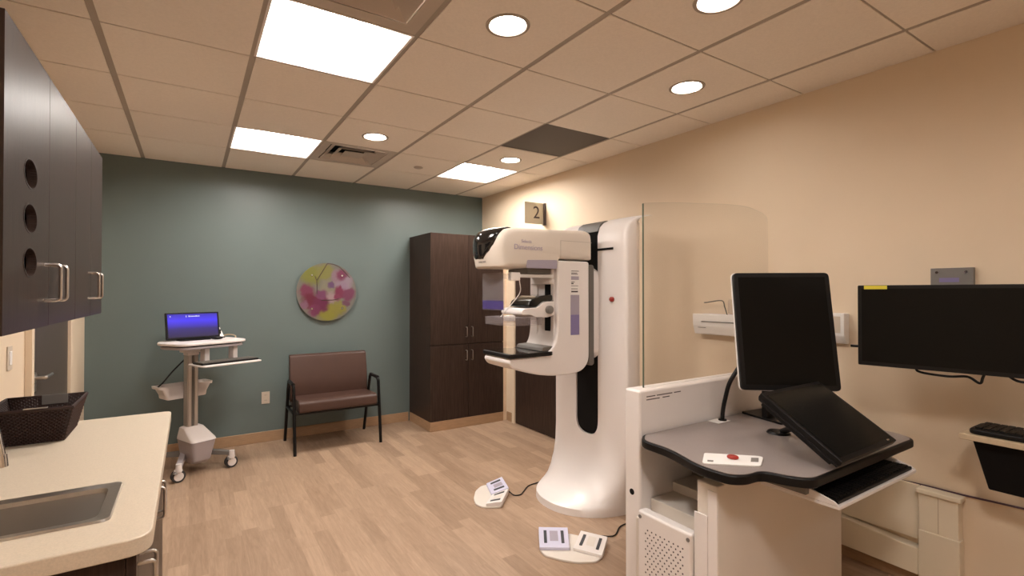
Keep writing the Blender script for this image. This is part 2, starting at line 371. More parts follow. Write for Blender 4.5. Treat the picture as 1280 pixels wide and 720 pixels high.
# ================================================================== WALL CABINETS (left)
def bar_handle(parent, x, y, z0, z1, nx=1, r=.0045, off=.034, axis='x'):
    if axis == 'x': P = [(x, y, z0), (x+nx*off, y, z0), (x+nx*off, y, z1), (x, y, z1)]
    else: P = [(x, y, z0), (x, y+nx*off, z0), (x, y+nx*off, z1), (x, y, z1)]
    return obj('handle', MB().tube(rpath(P, .012), r, 10), 'nickel', parent)
XF = -.34; zb, zt = 1.352, 2.058
t = thing('wall_cabinet', 'dark brown wall cabinet with three oval openings in its first door, above the counter', 'cabinet', (-.53, 2.16, zb))
YC = [1.462, 1.869, 2.255, 2.565, 2.86]
obj('body', MB().box(XL+.002, XF-.02, YC[0], YC[0]+.018, zb, zt).box(XL+.002, XF-.02, YC[-1]-.018, YC[-1], zb, zt).box(XL+.002, XF-.02, YC[0]+.018, YC[-1]-.018, zb, zb+.018)
    .box(XL+.002, XF-.02, YC[0]+.018, YC[-1]-.018, zt-.018, zt).box(XL+.002, XL+.012, YC[0]+.018, YC[-1]-.018, zb+.018, zt-.018).box(XL+.012, XF-.02, YC[2]-.009, YC[2]+.009, zb+.018, zt-.018), 'walnut', t)
for k in range(4):
    y0, y1 = YC[k]+.0015, YC[k+1]-.0015; cuts = None
    if k == 0:
        cuts = MB()
        for z in (1.744, 1.632, 1.522): cuts.prism(ell(1.677, z, .058, .035), 'x', XF-.05, XF+.02)
    d = obj('door', MB().box(XF-.019, XF, y0, y1, zb, zt), 'walnut', t, 0 if cuts else .0015, cuts=cuts)
    hy = {0: YC[1]-.045, 1: YC[1]+.04, 2: YC[3]-.055, 3: YC[3]+.03}[k]
    bar_handle(d, XF, hy, 1.424, 1.524)
    if k == 0:
        for z in (1.744, 1.632, 1.522):
            rm = MB(); rr = [[(XF+dx, 1.677+(.058+e)*math.cos(a*math.pi/20), z+(.035+e)*math.sin(a*math.pi/20)) for a in range(40)] for e, dx in ((0, -.012), (0, .001), (.004, .001), (.004, 0))]
            obj('opening_rim', rm.loft(rr, False), 'walnut_h', d)
solo('glove_box', MB().box(-.47, -.375, 1.54, 1.80, zb+.0185, 1.79), 'padlav', 'pale box seen through the oval openings of the wall cabinet door', 'box', bev=.003)

# ================================================================== BASE CABINET + COUNTER + SINK
ZC = .90; YN, YFAR = 1.36, 2.74; XC = -.07
t = thing('base_cabinet', 'dark brown base cabinet under the cream countertop with bar handles', 'cabinet', (-.4, 2.05, 0))
XB = -.10
obj('body', MB().box(XL+.014, XB-.02, 1.39, 1.408, .1, ZC-.045).box(XL+.014, XB-.02, 2.70, 2.718, .1, ZC-.045).box(XL+.014, XB-.02, 1.408, 2.70, .1, .12).box(XL+.014, XL+.024, 1.408, 2.70, .12, ZC-.045)
    .box(XL+.024, XB-.02, 2.1, 2.118, .12, ZC-.045), 'walnut', t)
obj('toe_kick', MB().box(XL+.014, XB-.08, 1.40, 2.71, 0, .0995), 'birch', t)
for k, (a, b, hy) in enumerate(((1.392, 1.448, 1.425), (1.452, 1.955, 1.478), (1.959, 2.335, 2.0), (2.339, 2.716, 2.29))):
    d = obj('door', MB().box(XB-.019, XB, a, b, .105, ZC-.05), 'walnut', t, .0015)
    if k == 1: bar_handle(d, XB, 1.93, .72, .818)
    if k < 3: bar_handle(d, XB, hy, .715, .815)
pts = rp([(XL+.002, YN), (XC, YN), (XC, YFAR), (XL+.002, YFAR)], [0, .055, .03, 0], 8)
SX0, SX1, SY0, SY1 = -.60, -.185, 1.525, 1.755
ct = thing('countertop', 'cream speckled countertop over the dark base cabinet on the left', 'countertop', (-.4, 2.05, ZC-.04))
obj('slab', MB().prism(pts, 'z', ZC-.04, ZC), 'counter', ct, .004, cuts=MB().prism(rrect(SX0-.002, SX1+.002, SY0-.002, SY1+.002, .02), 'z', ZC-.1, ZC+.05))
obj('backsplash', MB().box(XL+.002, XL+.02, YN, YFAR, ZC+.0005, ZC+.10), 'counter', ct, .002)
sk = thing('sink', 'stainless steel drop-in sink in the cream countertop', 'sink', (-.4, 1.64, ZC))
def ringz(e, z, r=.03): return [(x, y, z) for x, y in rrect(SX0-e, SX1+e, SY0-e, SY1+e, max(r+e*.3, .008))]
obj('rim', MB().loft([ringz(.026, ZC+.0005, .012), ringz(.024, ZC+.006, .012), ringz(.008, ZC+.004, .02), ringz(-.002, ZC+.003), ringz(-.004, ZC-.01), ringz(-.002, ZC-.01), ringz(0, ZC-.001)], False), 'steel', sk)
obj('bowl', MB().loft([ringz(-.004, ZC-.008), ringz(-.008, ZC-.12, .04), ringz(-.02, ZC-.15, .05), ringz(-.06, ZC-.155, .05)], True), 'steel_bowl', sk)
obj('drain', MB().cyl((-.4, 1.64, ZC-.1545), (-.4, 1.64, ZC-.150), .04), 'chrome', sk)
fa = thing('faucet', 'chrome gooseneck faucet tip at the left edge above the sink', 'faucet', (-.67, 1.64, ZC))
obj('base', MB().cyl((-.67, 1.64, ZC+.0006), (-.67, 1.64, ZC+.05), .026, .02), 'chrome', fa)
obj('spout', MB().tube(rpath([(-.67, 1.64, ZC+.05), (-.67, 1.64, ZC+.26), (-.40, 1.64, ZC+.26), (-.383, 1.64, ZC+.155)], .09, 10), .011, 14), 'chrome', fa)
obj('aerator', MB().cyl((-.3835, 1.64, ZC+.158), (-.381, 1.64, ZC+.128), .014, .014), 'chrome', fa)
obj('lever', MB().cyl((-.67, 1.615, ZC+.05), (-.64, 1.54, ZC+.075), .008, .006), 'chrome', fa)
# wicker basket
bk = thing('wicker_basket', 'dark brown wicker basket with metal handle plates on the countertop', 'basket', (-.46, 2.52, ZC))
z0, z1 = ZC+.002, 1.026; B0 = (-.575, -.392, 2.405, 2.64); B1 = (-.605, -.362, 2.37, 2.665)
def bring(q, e, ph=0, nn=1):
    a = [B0[k]*(1-q)+B1[k]*q for k in range(4)]; z = z0+(z1-z0)*q
    return a[0]+e, a[1]-e, a[2]+e, a[3]-e, z
wk = MB(); rows = 20
for rI in range(rows):
    q = (rI+.5)/rows; x0, x1, y0, y1, z = bring(q, 0); per = [(x0, y0), (x1, y0), (x1, y1), (x0, y1)]; path = []
    idx = 0
    for s_ in range(4):
        p, p2 = Vector(per[s_]), Vector(per[(s_+1) % 4]); nseg = 30; nrm = Vector(((p2-p).y, -(p2-p).x)).normalized()
        for kk in range(nseg):
            v = p.lerp(p2, kk/nseg)+nrm*(.0022*(1 if (idx+rI) % 2 else -1)); idx += 1; path.append((v.x, v.y, z))
    path.append(path[0]); wk.tube(path, .0037, 5)
obj('woven_wall', wk, 'wicker', bk)
ws = MB()
for s_ in range(4):
    for kk in range(12):
        q2 = kk/12; a = bring(0, 0); b = bring(1, 0)
        ca = [(a[0], a[2]), (a[1], a[2]), (a[1], a[3]), (a[0], a[3])]; cb = [(b[0], b[2]), (b[1], b[2]), (b[1], b[3]), (b[0], b[3])]
        pa = Vector(ca[s_]).lerp(Vector(ca[(s_+1) % 4]), q2); pb = Vector(cb[s_]).lerp(Vector(cb[(s_+1) % 4]), q2)
        ws.cyl((pa.x, pa.y, z0), (pb.x, pb.y, z1), .003, n=6)
obj('stakes', ws, 'wicker', bk)
ln = MB(); ra = bring(0, .001); rb = bring(1, .001)
lw_ = [[(p[0], p[2], p[4]), (p[1], p[2], p[4]), (p[1], p[3], p[4]), (p[0], p[3], p[4])] for p in (ra, rb)]; rb2 = bring(1, .0035); ra2 = bring(0, .0035)
lw_ += [[(p[0], p[2], p[4]), (p[1], p[2], p[4]), (p[1], p[3], p[4]), (p[0], p[3], p[4])] for p in (rb2, ra2)]
obj('inner_lining', ln.loft(lw_+[lw_[0]], False), 'wicker', bk)
obj('bottom', MB().box(B0[0], B0[1], B0[2], B0[3], ZC+.001, ZC+.006), 'wicker', bk)
b = bring(1, 0); P = [(b[0], b[2], z1), (b[1], b[2], z1), (b[1], b[3], z1), (b[0], b[3], z1), (b[0], b[2], z1)]
obj('rim', MB().tube(P, .0065, 8), 'wicker', bk)
for y, dy in ((B1[2]-.006, -1), (B1[3]-.012, -1)):
    obj('handle_plate', MB().box(-.50, -.42, y, y+.003, z1-.03, z1+.008) if y > 2.5 else MB().box(-.495, -.43, y-.003, y+.012, z1+.0065, z1+.0085), 'mgrey' if y > 2.5 else 'nickel', bk, .001)
# light switch + outlets
def plate(name, label, cat, pos, nx, ax, kind):
    t = thing(name, label, cat, pos); x, y, z = pos
    def bx(dy0, dy1, dz0, dz1, t0, t1):
        return MB().box(x+nx*t0, x+nx*t1, y+dy0, y+dy1, z+dz0, z+dz1) if ax == 'x' else MB().box(x+dy0, x+dy1, y+nx*t0, y+nx*t1, z+dz0, z+dz1)
    obj('cover_plate', bx(-.036, .036, -.058, .058, 0, .005), 'outlet', t, .002)
    if kind == 'switch': obj('rocker', bx(-.016, .016, -.033, .033, .0052, .009), 'paper', t, .002)
    else:
        for dz in (-.026, .026):
            s = obj('socket', bx(-.017, .017, dz-.014, dz+.014, .0052, .007), 'outlet', t, .002)
            obj('slot', bx(-.008, -.005, dz-.004, dz+.006, .0071, .0075), 'ink', s); obj('slot', bx(.005, .008, dz-.004, dz+.006, .0071, .0075), 'ink', s)
plate('light_switch', 'cream light switch plate on the left wall beside the door', 'light switch', (XL+.001, 3.265, 1.13), 1, 'x', 'switch')
plate('wall_outlet', 'cream electrical outlet on the teal wall left of the bench', 'outlet', (.626, YB-.001, .425), -1, 'y', 'o')
plate('wall_outlet', 'cream electrical outlet low on the right wall above the cream plastic unit', 'outlet', (XR-.001, 1.14, .39), -1, 'x', 'o')

# ================================================================== WARDROBE
t = thing('tall_cabinet', 'tall dark brown four-door storage cabinet in the far corner', 'cabinet', (2.55, 4.99, 0))
X0, X1, Y0, Y1 = 2.105, 2.998, 4.70, YB-.003
obj('body', MB().box(X0, X1, Y0+.02, Y1, .1, 2.07), 'walnut', t, .001)
obj('plinth', MB().box(X0, X1, Y0, Y1, 0, .1), 'birch', t, .003)
obj('filler_panel', MB().box(X1+.001, XR-.002, Y0+.02, Y0+.05, 0, 2.07), 'cream', t)
xm = 2.553
for (a, b, hx) in ((X0, xm-.002, xm-.035), (xm+.002, X1, xm+.035)):
    for z0_, z1_, h0, h1 in ((.895, 2.07, .97, 1.075), (.102, .888, .72, .825)):
        d = obj('door', MB().box(a, b, Y0, Y0+.0195, z0_, z1_), 'walnut', t, .0015)
        bar_handle(d, hx, Y0, h0, h1, nx=-1, axis='y')
# ================================================================== ROUND ART
ax_, az_, ar = 1.194, 1.452, .298
def art_mat():
    m = bpy.data.materials.new('blossom_print'); m.use_nodes = True; nt = m.node_tree; b = nt.nodes['Principled BSDF']; L = nt.links.new
    b.inputs['Roughness'].default_value = .15
    tc = nt.nodes.new('ShaderNodeTexCoord'); sep = nt.nodes.new('ShaderNodeSeparateXYZ')
    nz = nt.nodes.new('ShaderNodeTexNoise'); nz.inputs['Scale'].default_value = 14; nz.inputs['Detail'].default_value = 3; L(tc.outputs['Object'], nz.inputs[0])
    ds = nt.nodes.new('ShaderNodeVectorMath'); ds.operation = 'MULTIPLY_ADD'; ds.inputs[1].default_value = (.09, .09, .09); L(nz.outputs[1], ds.inputs[0]); L(tc.outputs['Object'], ds.inputs[2])
    off = nt.nodes.new('ShaderNodeVectorMath'); off.operation = 'SUBTRACT'; off.inputs[1].default_value = (.045, .045, .045); L(ds.outputs[0], off.inputs[0])
    col = None
    base = nt.nodes.new('ShaderNodeRGB'); base.outputs[0].default_value = (.15, .14, .12, 1); col = base.outputs[0]
    # (x, z, radius, colour) relative to the disc's base point
    blobs = [(-.16, .47, .14, (.30, .30, .05)), (-.02, .50, .11, (.34, .32, .08)), (.0, .09, .15, (.40, .36, .04)), (.12, .13, .10, (.38, .33, .05)), (.02, .34, .12, (.36, .32, .22)),
             (.05, .24, .08, (.55, .36, .38)), (.16, .40, .12, (.46, .33, .42)), (.10, .46, .09, (.42, .26, .32)),
             (-.20, .30, .10, (.30, .05, .12)), (-.15, .20, .12, (.22, .01, .05)), (-.06, .18, .11, (.22, .015, .09)), (-.12, .11, .08, (.26, .03, .12)), (-.05, .27, .07, (.28, .07, .18)), (-.22, .17, .05, (.35, .16, .25)),
             (.14, .30, .09, (.30, .03, .10)), (.22, .27, .09, (.27, .05, .13)), (.20, .18, .05, (.22, .07, .13)), (.15, .48, .08, (.30, .05, .13)), (.04, .37, .05, (.22, .10, .24)), (.10, .24, .05, (.33, .05, .12)), (.17, .36, .05, (.45, .30, .42))]
    for x, z, r, c3 in blobs:
        vd = nt.nodes.new('ShaderNodeVectorMath'); vd.operation = 'DISTANCE'; vd.inputs[1].default_value = (x, 0, z); L(off.outputs[0], vd.inputs[0])
        mr = nt.nodes.new('ShaderNodeMapRange'); mr.interpolation_type = 'SMOOTHSTEP'; mr.inputs[1].default_value = r; mr.inputs[2].default_value = r*.45; L(vd.outputs['Value'], mr.inputs[0])
        mx = nt.nodes.new('ShaderNodeMix'); mx.data_type = 'RGBA'; L(mr.outputs[0], mx.inputs[0]); L(col, mx.inputs[6]); mx.inputs[7].default_value = (*[v*.46+.018 for v in c3], 1); col = mx.outputs[2]
    L(col, b.inputs['Base Color']); return m
t = thing('round_wall_art', 'round glass wall art printed with magenta blossoms on the teal wall', 'wall art', (ax_, YB-.03, az_-ar))
n = 64
obj('printed_disc', MB().prism([(ax_+ar*math.cos(2*math.pi*k/n), az_+ar*math.sin(2*math.pi*k/n)) for k in range(n)], 'y', YB-.034, YB-.028), art_mat(), t, .001)
st = MB()
for path in ([(-.12, .16), (-.105, .11), (-.0, .292)], [(0, .292), (.07, .285), (.13, .255), (.17, .215), (.23, .15)], [(-.105, .11), (-.10, .05), (-.10, -.02)], [(-.06, -.085), (.06, -.085), (.12, -.07)]):
    P = [(ax_+a, YB-.0345, az_+b_) for a, b_ in path]; st.tube(rpath(P, .02) if len(P) > 2 else P, .0035, 6)
obj('stem_print', st, mat('stem_brown', (.06, .03, .025), .5), t)
for a in (-.15, .15):
    for b_ in (-.17, .17): obj('standoff_stud', MB().cyl((ax_+a, YB-.001, az_+b_), (ax_+a, YB-.040, az_+b_), .009, n=16), 'chrome', t)
# ================================================================== BENCH
t = thing('bench_chair', 'wide brown vinyl bench chair with black metal arms by the teal wall', 'bench', (1.175, 4.92, 0))
bx0, bx1 = .81, 1.55
def yz_pad(prof, x0, x1, name, bev): return obj(name, MB().prism(prof, 'x', x0, x1), 'vinyl', t, bev, 4)
yz_pad(rp([(4.665, .365), (4.665, .455), (4.70, .475), (5.10, .455), (5.13, .36)], [.03, .035, .04, .02, .02]), bx0+.015, bx1-.015, 'seat', .018)
pr = rp([(5.045, .40), (5.03, .55), (5.06, .72), (5.085, .835), (5.13, .85), (5.14, .72), (5.115, .40)], [.02, .08, .08, .015, .02, .05, .02])
yz_pad(pr, bx0, bx1, 'backrest', .012)
for x, s in ((.79, 1), (1.565, -1)):
    obj('leg', MB().tube(rpath([(x, 4.655, 0), (x, 4.735, .60), (x, 4.80, .613)], .03), .0145, 10), 'bench_metal', t)
    obj('leg', MB().tube(rpath([(x, 5.20, 0), (x, 5.06, .42), (x, 4.99, .605), (x, 4.95, .613)], .03), .0145, 10), 'bench_metal', t)
    obj('armrest', MB().tube([(x, 4.75, .6145), (x, 4.97, .6145)], .0165, 10), 'black', t)
fr = MB(); fr.cyl((.79, 4.715, .355), (1.565, 4.715, .355), .012).cyl((.79, 5.08, .355), (1.565, 5.08, .355), .012)
for x in (.79, 1.565): fr.cyl((x, 4.71, .355), (x, 5.09, .355), .012)
obj('seat_frame', fr, 'bench_metal', t)

# ================================================================== MEDICAL CART (local frame: +x = its right, -y = its front)
CY = R(24)
t = thing('medical_cart', 'white and grey mobile computer cart on casters beside the teal wall', 'cart', (.015, 4.80, 0), CY)
def L(name, mb, m, p=t, bev=0, **k): return obj(name, mb, m, p, bev, world=False, **k)
L('column', MB().box(-.042, .042, -.02, .045, .30, .97).box(-.037, -.011, -.028, -.02, .30, .94).box(.011, .037, -.028, -.02, .30, .94), 'alu', bev=.003)
L('cable_channel', MB().box(-.009, .009, -.0235, -.0205, .32, .93), 'dgrey')
W_ = .095
cov = [[(x*k, y, z) for x, y in pts_] for z, k, pts_ in ((.075, .62, rrect(-W_, W_, -.16, .05, .04)), (.10, .74, rrect(-W_, W_, -.19, .05, .04)), (.26, 1, rrect(-W_, W_, -.225, .05, .035)))]
L('base_cover', MB().loft(cov), 'cart_grey', bev=.006, ang=25)
L('base_cover_top', MB().loft([[(x, y, z) for x, y in p] for z, p in ((.261, rrect(-W_-.002, W_+.002, -.228, .052, .035)), (.275, rrect(-W_, W_, -.215, .052, .035)), (.345, rrect(-.075, .075, -.05, .05, .02)), (.35, rrect(-.065, .065, -.04, .045, .02)))]), 'cart_white', ang=25)
for sx_ in (-1, 1):
    L('leg', MB().loft([[(sx_*(.05+.15*q)+dx, .02-.27*q, z) for dx, z in ((-.025, .105), (.025, .105), (.022, .15-.015*q), (-.022, .15-.015*q))] for q in (0, .5, 1)]), 'mgrey' if sx_ > 0 else 'cart_grey', bev=.004)
    L('leg', MB().loft([[(sx_*(.05+.15*q)+dx, .04+.16*q, z) for dx, z in ((-.025, .105), (.025, .105), (.022, .15-.015*q), (-.022, .15-.015*q))] for q in (0, .5, 1)]), 'mgrey', bev=.004)
    for y in (-.25, .20):
        a = R(-98)
        cst = L('caster', MB().cyl((sx_*.20, y, .14), (sx_*.20, y, .085), .02, .024).sph((sx_*.20, y+.01, .085), .03, (1, 1, .7)), 'cart_white')
        ca, sa = math.cos(a), math.sin(a); cxx, cyy = sx_*.20, y+.012
        for s2 in (-1, 1):
            dx, dy = s2*.014*ca, s2*.014*sa
            wm = L('wheel', MB().cyl((cxx+dx*.5, cyy+dy*.5, .047), (cxx+dx*1.6, cyy+dy*1.6, .047), .047, n=28), 'rubber', cst, .004)
            L('hub', MB().cyl((cxx+dx*1.6, cyy+dy*1.6, .047), (cxx+dx*1.75, cyy+dy*1.75, .047), .033, n=24), 'cart_white', cst, .002)
        L('brake_pedal', MB().box(cxx-.045, cxx-.02, cyy-.045, cyy-.02, .075, .082), 'mgrey', cst, .002)
tb = rp([(-.17, -.21), (.38, -.19), (.38, .14), (.31, .23), (-.15, .23), (-.24, .05)], [.07, .1, .06, .05, .06, .08], 8)
L('tabletop', MB().prism(tb, 'z', 1.022, 1.045), 'cart_white', bev=.008, seg=3)
L('under_tray', MB().prism([(.07+(x-.07)*.93, y*.93) for x, y in tb], 'z', .992, 1.013), 'cart_grey', bev=.006)
L('tray_gap', MB().prism([(.07+(x-.07)*.9, y*.9) for x, y in tb], 'z', 1.0132, 1.0218), 'matte')
L('support_bracket', MB().box(-.07, .10, -.06, .06, .955, .991).box(-.045, .045, -.03, .05, .93, .955), 'cart_white', bev=.006)
kt = L('keyboard_tray', MB().prism(rrect(-.08, .40, -.36, -.10, .03), 'z', .862, .874), 'cart_white', bev=.004)
L('tray_hanger', MB().box(.04, .08, -.13, -.05, .875, .991), 'cart_white', kt, .006); L('tray_hanger', MB().box(.27, .31, -.13, -.05, .875, .991), 'cart_white', kt, .006)
L('side_rail', MB().tube(smooth([(.345, .16, 1.045), (.345, .16, 1.062), (.36, .10, 1.07), (.37, .03, 1.062), (.37, .02, 1.045)]), .006), 'tan')
bin_ = MB(); o1 = rrect(-.21, .20, .06, .22, .03); bin_.loft([[(x*k+kx, y*1, z) for x, y in o1] for z, k, kx in ((.575, .72, 0), (.58, .75, 0), (.665, .82, 0), (.665, 1, 0), (.685, 1.02, 0), (.685, .97, 0), (.60, .75, 0))])
L('storage_bin', bin_, 'cart_white')
L('power_cord', MB().tube(smooth([(-.02, .06, .90), (-.10, .10, .80), (-.16, .15, .70), (-.20, .18, .66)]), .006, 8), 'cable')
# things on the cart
M4 = WM[t.name]
def on_cart(x, y, z): return tuple(M4 @ Vector((x, y, z)))
lp = thing('laptop_screen', 'small black computer display with blue screen on the cart tabletop', 'monitor', on_cart(.055, .08, 1.0455), CY-R(4))
tl = Matrix.Translation((0, 0, .02)) @ Matrix.Rotation(R(-10), 4, 'X')
def LP(name, mb, m, p=lp, tilt=True, bev=0):
    if tilt: bmesh.ops.transform(mb.bm, matrix=tl, verts=mb.bm.verts[:])
    return obj(name, mb, m, p, bev, world=False)
LP('bezel', MB().box(-.205, .205, 0, .018, -.01, .215), 'black', bev=.004)
def grad_screen():
    m = bpy.data.materials.new('blue_screen'); m.use_nodes = True; nt = m.node_tree; b_ = nt.nodes['Principled BSDF']; tc = nt.nodes.new('ShaderNodeTexCoord'); sp = nt.nodes.new('ShaderNodeSeparateXYZ')
    nt.links.new(tc.outputs['Object'], sp.inputs[0]); r_ = nt.nodes.new('ShaderNodeValToRGB'); mr = nt.nodes.new('ShaderNodeMapRange'); mr.inputs[1].default_value = .03; mr.inputs[2].default_value = .22
    nt.links.new(sp.outputs[2], mr.inputs[0]); nt.links.new(mr.outputs[0], r_.inputs[0])
    e = r_.color_ramp.elements; e[0].position = 0; e[0].color = (.02, .012, .05, 1); e[1].position = 1; e[1].color = (.03, .02, .32, 1)
    k = r_.color_ramp.elements.new(.35); k.color = (.025, .015, .14, 1); k = r_.color_ramp.elements.new(.72); k.color = (.05, .03, .75, 1)
    nt.links.new(r_.outputs[0], b_.inputs['Emission Color']); b_.inputs['Emission Strength'].default_value = .33; b_.inputs['Base Color'].default_value = (.01, .01, .01, 1); b_.inputs['Roughness'].default_value = .3
    return m
LP('screen', MB().box(-.190, .190, -.001, 0, .008, .203), grad_screen())
wm_ = emit('screen_white', (.75, .75, 1), .25)
g_ = MB(); xx = -.035
for ww in (.012, .007, .006, .009, .008, .007, .006, .012, .006, .007, .007): g_.box(xx, xx+ww*.8, -.0016, -.001, .178, .178+(.011 if ww > .009 else .008)); xx += ww
g_.box(-.055, -.049, -.0016, -.001, .175, .190).box(-.172, -.166, -.0016, -.001, .178, .188)
LP('screen_writing', g_, wm_)
LP('stand_foot', MB().prism(rrect(-.12, .12, -.05, .07, .03), 'z', 0, .008).box(-.03, .03, .024, .036, .008, .1), 'black', tilt=False, bev=.002)
kb = thing('keyboard', 'black keyboard on the sliding tray of the mobile cart', 'keyboard', on_cart(.165, -.235, .8745), CY)
obj('case', MB().prism(rrect(-.23, .23, -.075, .08, .01), 'z', 0, .014), 'black', kb, .003, world=False)
km = MB()
for r_ in range(5):
    for c_ in range(18): km.box(-.22+c_*.0245, -.22+c_*.0245+.021, -.062+r_*.026, -.062+r_*.026+.022, .0142, .019)
obj('keys', km, 'dgrey', kb, world=False)
ms = solo('mouse', MB().sph(on_cart(.19, -.02, 1.0592), .028, (1.7, .9, .5)), 'black', 'small black device lying on the cart tabletop before the blue screen', 'mouse', bev=.004)
sc_ = thing('barcode_scanner', 'small white handheld scanner in its stand at the right of the blue screen', 'scanner', on_cart(.275, .13, 1.0455), CY)
obj('stand', MB().prism(rrect(-.045, .045, -.04, .04, .015), 'z', 0, .012).box(-.012, .012, -.01, .01, .012, .05), 'dgrey', sc_, .003, world=False)
obj('body', MB().loft([[(x*k+dx, y*k, z) for x, y in rrect(-.03, .03, -.03, .03, .01)] for z, k, dx in ((.013, 1.2, 0), (.04, .9, 0), (.075, .7, -.01), (.095, .8, -.02))]), 'paper', sc_, world=False)
obj('trigger', MB().box(-.006, .008, -.031, -.022, .035, .075), 'black', sc_, world=False)

# ================================================================== WALL SIGN
y = 4.0
t = thing('flag_sign', 'small square flag sign reading 2 sticking out above the brown door', 'sign', (2.93, y, 2.135))
obj('sign_plate', MB().box(2.80, 3.033, y-.004, y+.004, 2.135, 2.35), 'sign', t, .001)
obj('wall_bracket', MB().box(3.034, XR-.001, y-.022, y+.022, 2.13, 2.352), 'ink', t, .001)
text('number', '2', .175, 'ink', t, face_mat((2.945, y-.005, 2.245), (1, 0, 0), (0, 0, 1)), .001)

# ================================================================== MAMMOGRAPHY MACHINE
yc = 2.655
t = thing('mammography_machine', 'large white mammography machine with imaging arm and curved floor base', 'medical machine', (2.45, yc, 0))
HW = .375
def sec(z):
    tab = [(0, 2.035, .95), (.04, 2.03, .95), (.055, 2.06, .92), (.07, 2.13, .84), (.10, 2.215, .7), (.15, 2.295, .5), (.22, 2.35, .33), (.32, 2.385, .2), (.45, 2.398, .16), (.6, 2.40, .14), (1.84, 2.40, .16), (1.90, 2.42, .18), (1.935, 2.46, .22), (1.96, 2.52, .3), (1.972, 2.60, .4)]
    for k in range(len(tab)-1):
        if tab[k][0] <= z <= tab[k+1][0]:
            q = (z-tab[k][0])/(tab[k+1][0]-tab[k][0]); return tab[k][1]*(1-q)+tab[k+1][1]*q, tab[k][2]*(1-q)+tab[k+1][2]*q
rings = []; xs_ = 2.50; xbk = 2.93
for z in [0, .045, .06, .075, .10, .125, .15, .185, .22, .27, .32, .38, .45, .52, .6, .9, 1.2, 1.5, 1.84, 1.87, 1.90, 1.918, 1.935, 1.948, 1.96, 1.972]:
    xf, e = sec(z); r_ = []; N = 40
    xs2 = max(xs_, xf+.06)
    for k in range(N+1):
        a = -math.pi/2+math.pi*k/N; ca, sa = max(math.cos(a), 0), math.sin(a)
        r_.append((xs2-(xs2-xf)*(ca**e if ca > 1e-6 else 0), yc+HW*math.copysign(abs(sa)**max(e, .4), sa), z))
    r_ += [(2.60, yc+.30, z), (2.70, yc+.20, z), (2.80, yc+.12, z), (2.88, yc+.06, z), (2.88, yc-.06, z), (2.80, yc-.12, z), (2.70, yc-.20, z), (2.60, yc-.30, z)]
    rings.append(r_)
slot = MB().prism(rp([(yc-.115, .44), (yc+.115, .44), (yc+.115, 2.1), (yc-.115, 2.1)], [.11, .11, 0, 0], 10), 'x', 2.2, 2.50)
col_ = obj('column', MB().loft(rings), 'white', t, ang=50, cuts=slot)
obj('slot_liner', MB().prism(rp([(yc-.112, .445), (yc+.112, .445), (yc+.112, 1.87), (yc-.112, 1.87)], [.108, .108, 0, 0], 10), 'x', 2.41, 2.499), 'matte', t)
obj('slot_hood', MB().prism([(2.40, 1.872), (2.43, 1.925), (2.47, 1.95), (2.499, 1.955), (2.499, 1.872)], 'y', yc-.112, yc+.112), 'dgrey', t)
obj('emergency_button', MB().cyl((2.405, 2.40, 1.40), (2.388, 2.40, 1.40), .017).sph((2.387, 2.40, 1.40), .016, (.5, 1, 1)), 'red', t)
obj('grab_slot', MB().box(2.3945, 2.40, 2.39, 2.535, 1.735, 1.75), 'matte', t)
# imaging arm
HY0, HY1 = 2.50, 2.81
prof = [(2.285, 1.655), (2.012, 1.655), (2.012, 1.20), (1.995, 1.115), (1.94, 1.062), (1.86, 1.045), (1.648, 1.04), (1.638, 1.015), (1.66, .982), (1.75, .952), (1.86, .925), (1.98, .908), (2.14, .905), (2.235, .925), (2.285, .985)]
arm = obj('imaging_arm', MB().prism(rp(prof, [.02, .03, .08, .08, .06, .03, .01, .02, .06, .1, .1, .1, .1, .06, .06], 5), 'y', HY0, HY1), 'white', t, .018, 4)
obj('arm_back_cover', MB().prism(rrect(2.288, 2.335, .95, 1.635, .03), 'y', HY0+.006, HY1), 'dgrey', t, .006)
obj('swivel_hub', MB().prism(rp([(HY0+.03, .98), (HY1-.03, .98), (HY1-.03, 1.62), (HY0+.03, 1.62)], .10, 8), 'x', 2.336, 2.43), 'white', t, .01)
h = [(1.552, 1.600), (1.535, 1.68), (1.528, 1.74), (1.54, 1.795), (1.585, 1.832), (1.66, 1.843), (2.0, 1.852), (2.25, 1.862), (2.298, 1.845), (2.305, 1.80), (2.305, 1.665), (2.03, 1.665), (2.0, 1.602)]
h = [(x-.035 if x < 1.7 else x, z) for x, z in h]; hp = rp(h, [.012, .05, .05, .05, .05, .05, .1, .03, .03, .02, .01, .01, .01], 5)
hc = (1.95, 1.735)
def front_shift(x, f): return .085*f*f*max(0, min(1, (1.78-x)/.2))
hw2 = (HY1-HY0)/2+.008
sl = []
for f, ins in [(-1, .024), (-.975, .010), (-.93, .003), (-.86, 0), (-.7, 0), (-.5, 0), (-.25, 0), (0, 0), (.25, 0), (.5, 0), (.7, 0), (.86, 0), (.93, .003), (.975, .010), (1, .024)]:
    r_ = []
    for x, z in hp:
        dx, dz_ = hc[0]-x, hc[1]-z
        r_.append((x+front_shift(x, f)+max(-ins, min(ins, dx*.6)), yc+f*hw2, z+max(-ins, min(ins, dz_*.6))))
    sl.append(r_)
hd_ = obj('tube_head', MB().loft(sl), 'headgrey', t, ang=40)
